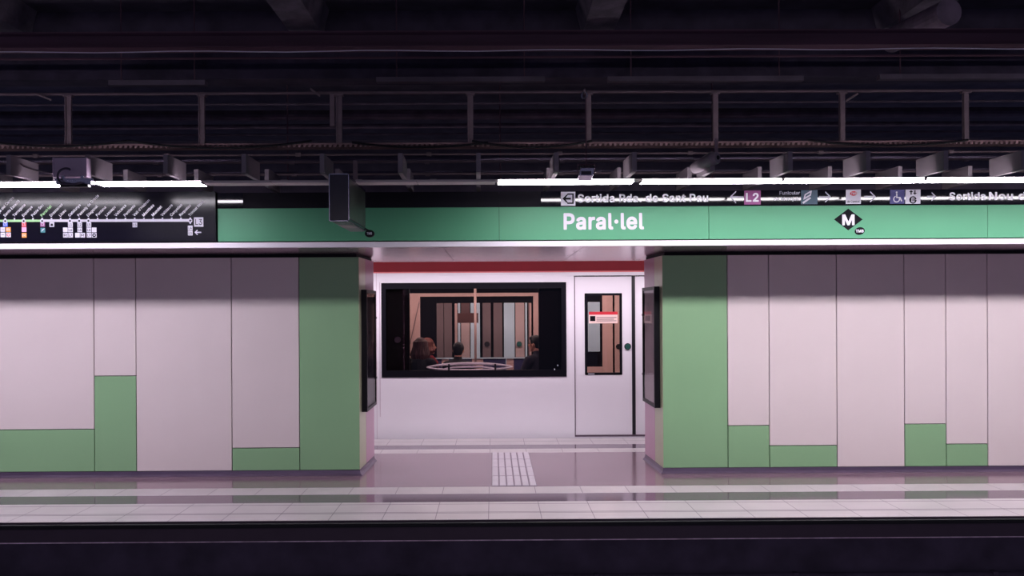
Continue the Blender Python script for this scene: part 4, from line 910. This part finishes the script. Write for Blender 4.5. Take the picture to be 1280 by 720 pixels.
# door leaves
def leaf(x0, x1, gx0, gx1, label):
    mb = MB(); yy = YT + .012
    for (a,b_,c,d) in ((x0,gx0,dz0,dz1),(gx1,x1,dz0,dz1),(gx0,gx1,dz0,gz0),(gx0,gx1,gz1,dz1)): mb.box(a,b_,yy,yy+.03,c,d)
    D = mb.build('door', M_train, TR); D['label'] = label
    mb = MB(); e = .026
    for (a,b_,c,d) in ((gx0-.004,gx0+e,gz0,gz1),(gx1-e,gx1+.004,gz0,gz1),(gx0,gx1,gz0-.004,gz0+e),(gx0,gx1,gz1-e,gz1+.004)): mb.box(a,b_,yy-.004,yy+.03,c,d)
    mb.build('window_frame', M_kframe, D)
    mb = MB(); mb.box(gx0+e, gx1-e, yy+.012, yy+.015, gz0+e, gz1-e); mb.build('pane', M_glass, D)
    return D
D1 = leaf(dx0+.012, dx1, gx0, gx1, 'white sliding door leaf with black framed window')
mir = lambda x: 2*(dx1+.022) - x
D2 = leaf(mir(dx1), mir(dx0+.012), mir(gx1), mir(gx0), 'white door leaf mostly hidden by the right wall end')
mb = MB(); mb.box(dx1, dx1+.044, YT+.004, YT+.045, dz0, dz1); mb.build('door_seal', M_seal, TR)
mb = MB(); mb.box(dx0, dx0+.012, YT+.005, YT+.045, dz0, dz1); mb.box(dx0, dx0+1.5, YT-.002, YT+.03, dz0-.022, dz0); mb.box(dx0, dx0+1.5, YT+.0, YT+.03, dz1, dz1+.012); mb.build('door_frame', mat('door_frame_grey', (104, 84, 100), .4), TR)
# button
bx, bz = TX(784.7), TZ(434)
mb = MB(); mb.disc_y(bx, bz, .044, .044, YT-.002, YT+.02); BT = mb.build('door_button', M_seal, D1, bevel=.004)
mb = MB(); mb.disc_y(bx, bz, .034, .034, YT-.006, YT+.0); BG = mb.build('door_button', M_btn, D1, bevel=.003); BG['label'] = 'green push button face'
# sticker
yy = YT + .010
sx0, sx1 = TX(736.5), TX(772.5); sz0, sz1 = TZ(404.8), TZ(390.3); szm = TZ(394)
ys = lambda z: YT + .021
plate('sticker', mat('pink_white_sticker', (236, 204, 200), .5), D1, sx0, sx1, sz0, szm, ys, .002)
hd = plate('sticker_header', M_redp, D1, sx0, sx1, szm, sz1, ys, .002)
plate('sticker_picture', M_blk, D1, TX(738), TX(744.5), TZ(402), TZ(395.6), ys, .001, .002)
for k, py in enumerate((397.4, 399.6, 401.6)):
    plate('sticker_text_line', mat('grey_print', (120,96,104), .5), D1, TX(746), TX(771 - 3*(k % 2)), TZ(py+.5), TZ(py-.3), ys, .001, .002)
plate('maker_mark', M_white, D1, TX(735), TX(743), TZ(468.6), TZ(467.5), lambda z: YT+.007, .001)

# --- interior
YI = 14.06
mb = MB(); mb.box(TXL, TXR, YT+.05, YI+.05, -.12, -.02); mb.build('cabin_floor', M_cfloor, TR)
mb = MB(); mb.box(TXL, TXR, YT+.05, YI+.05, 2.16, 2.22); mb.build('cabin_ceiling', M_taupe, TR)
mb = MB(); mb.box(TXL, TXR, YI, YI+.05, -.02, 2.16); mb.build('far_side', M_idark, TR)
mb = MB(); mb.box(TXL, TXL+.05, YT+.05, YI, -.02, 2.16); mb.box(TXR-.05, TXR, YT+.05, YI, -.02, 2.16); mb.build('cabin_end', M_idark, TR)
mb = MB(); mb.box(-2.0, 2.3, 12.5, 12.66, 2.135, 2.158); mb.build('cabin_lamp', M_cabin, TR); mb = MB(); mb.box(-2.0, 2.3, 13.36, 13.52, 2.135, 2.158); mb.build('cabin_lamp', M_cabin, TR)
# dark equipment screens right behind the long window
mb = MB(); mb.box(TX(474, 11.5), TX(512, 11.5), 11.47, 11.56, .0, 2.15); mb.box(TX(673.5, 11.5), TX(716, 11.5), 11.47, 11.56, .0, 2.15); mb.build('partition', M_idark, TR)
mb = MB(); mb.disc_y(TX(497, 11.47), TZ(424, 11.47), .04, .04, 11.455, 11.472, 16); mb.build('partition_knob', mat('dull_knob', (70,60,76), .4), TR)
# peach portal
Yp = 13.25
def band(p0, p1, y0, y1, Y, th, m, name, par=TR):
    mb = MB(); mb.box(TX(p0, Y), TX(p1, Y), Y, Y+th, TZ(y1, Y), TZ(y0, Y)); return mb.build(name, m, par)
band(496, 525, 366, 470, Yp, .06, M_peach, 'portal_post'); band(667, 676, 366, 470, Yp, .06, M_peach, 'portal_post')
band(496, 676, 366, 370.2, Yp-.012, .08, M_peach, 'portal_header'); band(496, 676, 350, 366, Yp+.02, .05, M_idark, 'portal_top')
mb = MB(); X0, Z0 = at(524, 378, Yp-.01); X1, Z1 = at(512, 432, Yp-.01); mb.tube([(X0,Yp-.015,Z0),(X1,Yp-.015,Z1)], .006, 6); mb.build('brace_line', M_taupe, TR)
# far-side door leaves and panes
Yf = YI - .02
for p0, p1, m, nm in ((546,554.5,M_taupe,'far_panel'),(555.2,565,M_taupe,'far_panel'),(572.5,575.4,M_pale,'far_pane'),(576.5,587.3,M_greyp,'far_door'),(588.4,600,M_pale,'far_pane'),
        (603.4,613.6,M_taupe,'far_door'),(617,628,M_taupe,'far_door'),(630,643.4,M_pale,'far_pane'),(644.5,655.6,M_greyp,'far_door'),(656.7,659,M_pale,'far_pane'),(660.5,664,M_dtaupe,'far_panel')):
    band(p0, p1, 378.5, 468, Yf, .02, m, nm)
band(576.5, 587.3, 378.5, 391, Yf-.004, .004, M_dtaupe, 'far_door_top')
band(525, 545.5, 370, 468, Yf-.006, .02, M_idark, 'far_panel')
band(568.6, 571.6, 379, 450, Yf-.25, .03, M_pole, 'grab_pole')
band(662, 664.4, 379, 450, Yf-.25, .03, M_pole, 'grab_pole')
for px, m in ((608.8, M_seal), (649, M_btn)):
    mb = MB(); mb.disc_y(TX(px, Yf), TZ(430, Yf), .044, .044, Yf-.02, Yf, 18); mb.build('door_button', m, TR)
band(572, 598, 391, 403.3, 13.5, .03, mat('brown_notice', (88, 58, 56), .4), 'hanging_notice')
# through the side door window
band(700, 730, 340, 480, Yf, .02, M_idark, 'far_panel')
band(731, 753, 370, 480, Yf, .02, M_kframe, 'far_window_frame'); band(735, 750, 378, 440, Yf-.008, .01, M_pale, 'far_pane')
band(753, 766, 350, 560, Yf, .02, M_peach, 'far_door'); band(768.5, 782, 350, 560, Yf-.01, .02, M_peach, 'far_door')
band(731, 753, 459, 560, Yf-.012, .02, M_peach, 'far_door')
mb = MB(); mb.disc_y(TX(773, Yf), TZ(434, Yf), .044, .044, Yf-.03, Yf-.01, 18); mb.build('door_button', M_seal, TR)
# poles
mb = MB(); X = TX(594.3, 12.95); mb.tube([(X, 12.95, -.02), (X, 12.95, 2.16)], .019, 12); mb.build('grab_pole', M_pole, TR, smooth=True)
# far bench backs
for p0, p1, m in ((540,552,M_navy),(552,561,M_peach),(561,590,M_navy),(590,604,M_peach),(604,632,M_navy),(633,642,M_peach),(642,664,M_navy)):
    band(p0, p1, 448.5, 520, 13.62, .06, m, 'seat_back')
band(538, 666, 446.8, 448.3, 13.6, .05, M_pale, 'seat_rail')
mb = MB(); mb.box(TX(538,13.6), TX(666,13.6), 13.18, 13.6, .30, .44); mb.build('far_bench', M_navy, TR, bevel=.02)
# near bench under the window, seat for the corner, pale ovals with black posts
mb = MB(); mb.box(-1.36, 1.15, 11.80, 12.32, .06, .43); mb.build('near_bench', M_navy, TR, bevel=.02)
mb = MB(); mb.box(-1.36, -.78, 12.52, 13.02, .06, .40); mb.build('corner_seat', M_navy, TR, bevel=.02)
cx, cz = at(587, 458.8, 11.66)
def oval(rx, rz, cx_, cz_, r, n=44, pinch=1.0, y=11.66):
    pts = []
    for k in range(n):
        a = 2*PI*k/n; s = math.sin(a)
        pts.append((cx_+rx*math.cos(a), y + .05*s, cz_ + rz*math.copysign(abs(s)**pinch, s)))
    return pts
M_woval = mat('white_gloss', (245, 240, 250), .3)
mb = MB(); mb.tube(oval(.575, .044, cx, cz, .01, pinch=1.6), [.005 + .015*abs(math.sin(2*PI*k/44)) for k in range(44)], 8, closed=True)
mb.tube(oval(.34, .020, cx, cz-.022, .01, pinch=1.6), [.005 + .010*abs(math.sin(2*PI*k/44)) for k in range(44)], 8, closed=True)
mb.tube([(cx-.30, 11.64, cz-.045), (cx+.34, 11.64, cz-.045)], .014, 8)
mb.build('pale_ovals', M_woval, TR, smooth=True)  # two pale oval loops over a straight bar, purpose unknown
mb = MB()
for px in (561, 619): mb.box(TX(px,11.6)-.012, TX(px,11.6)+.012, 11.585, 11.60, .43, TZ(454.5, 11.6))
mb.box(-1.2, 1.0, 11.585, 11.61, .43, TZ(462.5, 11.6)-.012)
mb.build('black_post', M_seal, TR)

# ================================================================= PASSENGERS
def tube_pts(bm_, pts, rr, n=14): bm_.tube(pts, rr, n)
def remesh(o, v):
    m = o.modifiers.new('one_skin', 'REMESH'); m.mode = 'VOXEL'; m.voxel_size = v; m.use_smooth_shade = True
    s = o.modifiers.new('soft', 'SMOOTH'); s.iterations = 3; s.factor = .5
def capsule(mb, pts, rr):
    mb.tube(pts, rr, 14)
    for p, r in zip(pts, rr): mb.ball(p, r*1.0, 14, 8)
def passenger(x, y, rz, s, label, hair, hair_m, coat_m, trouser_m, lean=0.0, look=0.0, scarf=None, hip=.50):
    """seated figure, facing local +Y, hips at z=hip"""
    t = empty('person', (x, y, 0), label, 'person', rz=rz)
    def L(v): return (v[0]*s, v[1]*s, (v[2]-.50)*s + hip)
    hz = 1.155; cr, sr = math.cos(look), math.sin(look); hy = .035 + lean
    def Hd(v): return L((v[0]*cr - v[1]*sr, v[0]*sr + v[1]*cr + hy, v[2] + hz))
    # body: head, neck, hands as one skin together with the limbs under the clothes
    mb = MB()
    mb.ball(Hd((0, 0, .02)), (.076*s, .094*s, .098*s), 24, 16)
    mb.ball(Hd((0, .022, -.045)), (.058*s, .066*s, .062*s), 20, 12)     # jaw
    mb.tube([Hd((0,.086,.028)), Hd((0,.108,-.012)), Hd((0,.092,-.026))], [.009*s,.015*s,.012*s], 10)
    mb.ball(Hd((0,.104,-.014)), .014*s, 10, 8)                           # nose tip
    mb.tube([Hd((-.022,.081,-.050)), Hd((0,.092,-.050)), Hd((.022,.081,-.050))], [.006*s,.009*s,.006*s], 8)
    mb.ball(Hd((0,.074,-.088)), .018*s, 10, 8)                           # chin
    for k in (-1, 1): mb.ball(Hd((k*.078, -.008, -.004)), (.012*s, .022*s, .030*s), 10, 8)
    capsule(mb, [L((0,-.012+lean*.6,.97)), L((0,.0+lean,1.10))], [.058*s,.052*s])
    capsule(mb, [L((0,0,.52)), L((0,-.02+lean*.3,.74)), L((0,-.015+lean*.6,.93))], [.12*s,.115*s,.11*s])
    for k in (-1, 1):
        sh, el, wr = (k*.175, -.01+lean*.6, .93), (k*.225, .08+lean*.4, .70), (k*.10, .285, .655)
        capsule(mb, [L(sh), L(el)], [.045*s,.036*s]); capsule(mb, [L(el), L(wr)], [.036*s,.026*s])
        palm = (k*.075, .345, .640); mb.ball(L(palm), (.040*s,.046*s,.017*s), 12, 8); capsule(mb, [L(wr), L(palm)], [.024*s,.019*s])
        for f in range(4):
            fx = k*(.075 + (f-1.5)*.021); ln = (.066,.076,.072,.056)[f]
            capsule(mb, [L((fx,.372,.642)), L((fx-k*.004,.372+ln*.6,.640)), L((fx-k*.006,.372+ln*.95,.622))], [.0092*s,.0086*s,.0076*s])
        capsule(mb, [L((k*.040,.335,.642)), L((k*.018,.362,.640)), L((k*.008,.385,.634))], [.012*s,.010*s,.009*s])
        capsule(mb, [L((k*.095,.02,.53)), L((k*.11,.41,.53))], [.08*s,.055*s]); capsule(mb, [L((k*.11,.41,.52)), L((k*.11,.40,.10))], [.052*s,.034*s])
    body = mb.build('body', M_skin, t, local=True); remesh(body, .0085)
    mb = MB()
    for k in (-1, 1): mb.ball(Hd((k*.030,.084,.014)), (.013*s,.009*s,.009*s), 12, 8)
    mb.build('eyes', flat('eye_dark', (40, 30, 30)), body, local=True, smooth=True)
    mb = MB(); mb.tube([Hd((-.022,.086,-.050)), Hd((0,.098,-.050)), Hd((.022,.086,-.050))], [.004*s,.006*s,.004*s], 8)
    mb.build('lips', flat('lips', (170, 80, 80)), body, local=True, smooth=True)
    # clothes
    mb = MB()
    capsule(mb, [L((0,0,.56)), L((0,-.02+lean*.3,.74)), L((0,-.015+lean*.6,.90))], [.155*s,.148*s,.14*s])
    for k in (-1, 1):
        capsule(mb, [L((k*.02,-.01+lean*.6,.955)), L((k*.165,-.01+lean*.6,.935))], [.075*s,.072*s])
        capsule(mb, [L((k*.172,-.01+lean*.6,.93)), L((k*.228,.08+lean*.4,.70))], [.068*s,.055*s])
        capsule(mb, [L((k*.228,.08+lean*.4,.70)), L((k*.108,.27,.658))], [.054*s,.042*s])
    capsule(mb, [L((0,-.012+lean*.7,1.0)), L((0,-.004+lean*.9,1.035))], [.072*s,.066*s])
    remesh(mb.build('jacket', coat_m, t, local=True), .012)
    mb = MB()
    capsule(mb, [L((-.09,0,.53)), L((.09,0,.53))], [.125*s,.125*s])
    for k in (-1, 1):
        capsule(mb, [L((k*.095,.02,.53)), L((k*.11,.41,.535))], [.092*s,.068*s]); capsule(mb, [L((k*.11,.415,.525)), L((k*.11,.405,.16))], [.066*s,.052*s])
    remesh(mb.build('trousers', trouser_m, t, local=True), .013)
    for k in (-1, 1):
        mb = MB(); zf = 0.0 - .02
        c = L((k*.11,.44,.0)); mb.ball((c[0], c[1]+.02*s, .025), (.045*s,.12*s,.045), 14, 8); mb.ball((c[0], c[1]-.06*s, .04), (.042*s,.05*s,.06), 12, 8)
        remesh(mb.build('shoe', M_seal, t, local=True), .012)
    mb = MB()
    if hair in ('short', 'cap'):
        mb.ball(Hd((0,-.014,.038)), (.086*s,.098*s,.094*s), 22, 14); mb.ball(Hd((0,-.05,-.01)), (.074*s,.06*s,.075*s), 16, 10)
        mb.ball(Hd((0,.03,.085)), (.066*s,.062*s,.04*s), 16, 10)
    else:
        mb.ball(Hd((0,-.016,.044)), (.092*s,.102*s,.098*s), 22, 14)
        for a in range(-8, 9):
            th = a*math.radians(16.5) - PI/2
            r0, r1 = .088, .106 + .006*(a % 3)
            p = lambda rr, z: Hd((rr*math.cos(th), rr*math.sin(th)*1.05 - .014, z))
            end = -.235 if hair == 'long' else -.12
            end += .02*((a*7) % 3)
            capsule(mb, [p(r0-.01,.07), p(r0,.0), p(r1+.004,end*.5), p(r1-.008,end)], [.024*s,.024*s,.024*s,.013*s])
    hh = mb.build('hair', hair_m, t, local=True); remesh(hh, .008)
    if scarf:
        mb = MB(); mb.tube([L((.095*math.cos(q*PI/8), .0+lean*.8+.085*math.sin(q*PI/8), 1.005+.01*math.sin(q*1.7))) for q in range(16)], .03*s, 10, closed=True)
        mb.tube([L((.03,.09+lean*.8,1.0)), L((.035,.15+lean*.5,.92)), L((.03,.16,.78))], [.034*s,.036*s,.03*s], 10)
        remesh(mb.build('scarf', scarf, t, local=True), .01)
    return t
H_brown = mat('brown_hair', (70, 34, 30), .6, noise=.35, nscale=40, bump=.5, bscale=60, stretch=(1,1,.2))
H_red = mat('auburn_hair', (96, 42, 32), .55, noise=.35, nscale=40, bump=.5, bscale=60, stretch=(1,1,.2))
H_black = mat('black_hair', (12, 9, 13), .6, noise=.2, nscale=40)
C_black = mat('black_coat', (12, 10, 16), .8); C_slate = mat('slate_jacket', (40, 38, 54), .8, bump=.2, bscale=40); C_jean = mat('dark_denim', (44, 46, 70), .8)
C_red = mat('red_scarf', (120, 22, 30), .8, bump=.4, bscale=50)
xA = at(525, 434, 12.02)[0]
passenger(xA, 12.02, math.radians(-12), 1.0, 'person with long brown hair in a black coat seen from behind in the train window', 'long', H_brown, C_black, C_jean, hip=.505)
xB = at(535, 434, 12.78)[0]
passenger(xB-.03, 12.78, math.radians(-84), 1.0, 'person with red hair and red scarf shown in profile facing right in the train', 'bob', H_red, C_black, C_jean, scarf=C_red, hip=.475)
xC = at(572.5, 437, 12.06)[0]
passenger(xC, 12.06, math.radians(-8), .93, 'person with short black hair seen from behind in the middle of the train window', 'short', H_black, C_black, C_jean, hip=.50)
xD = at(669, 430, 12.06)[0]
passenger(xD+.03, 12.06, math.radians(38), 1.0, 'person in a slate jacket with dark hair at the right end of the train window', 'short', H_black, C_slate, C_jean, hip=.535, look=math.radians(20))
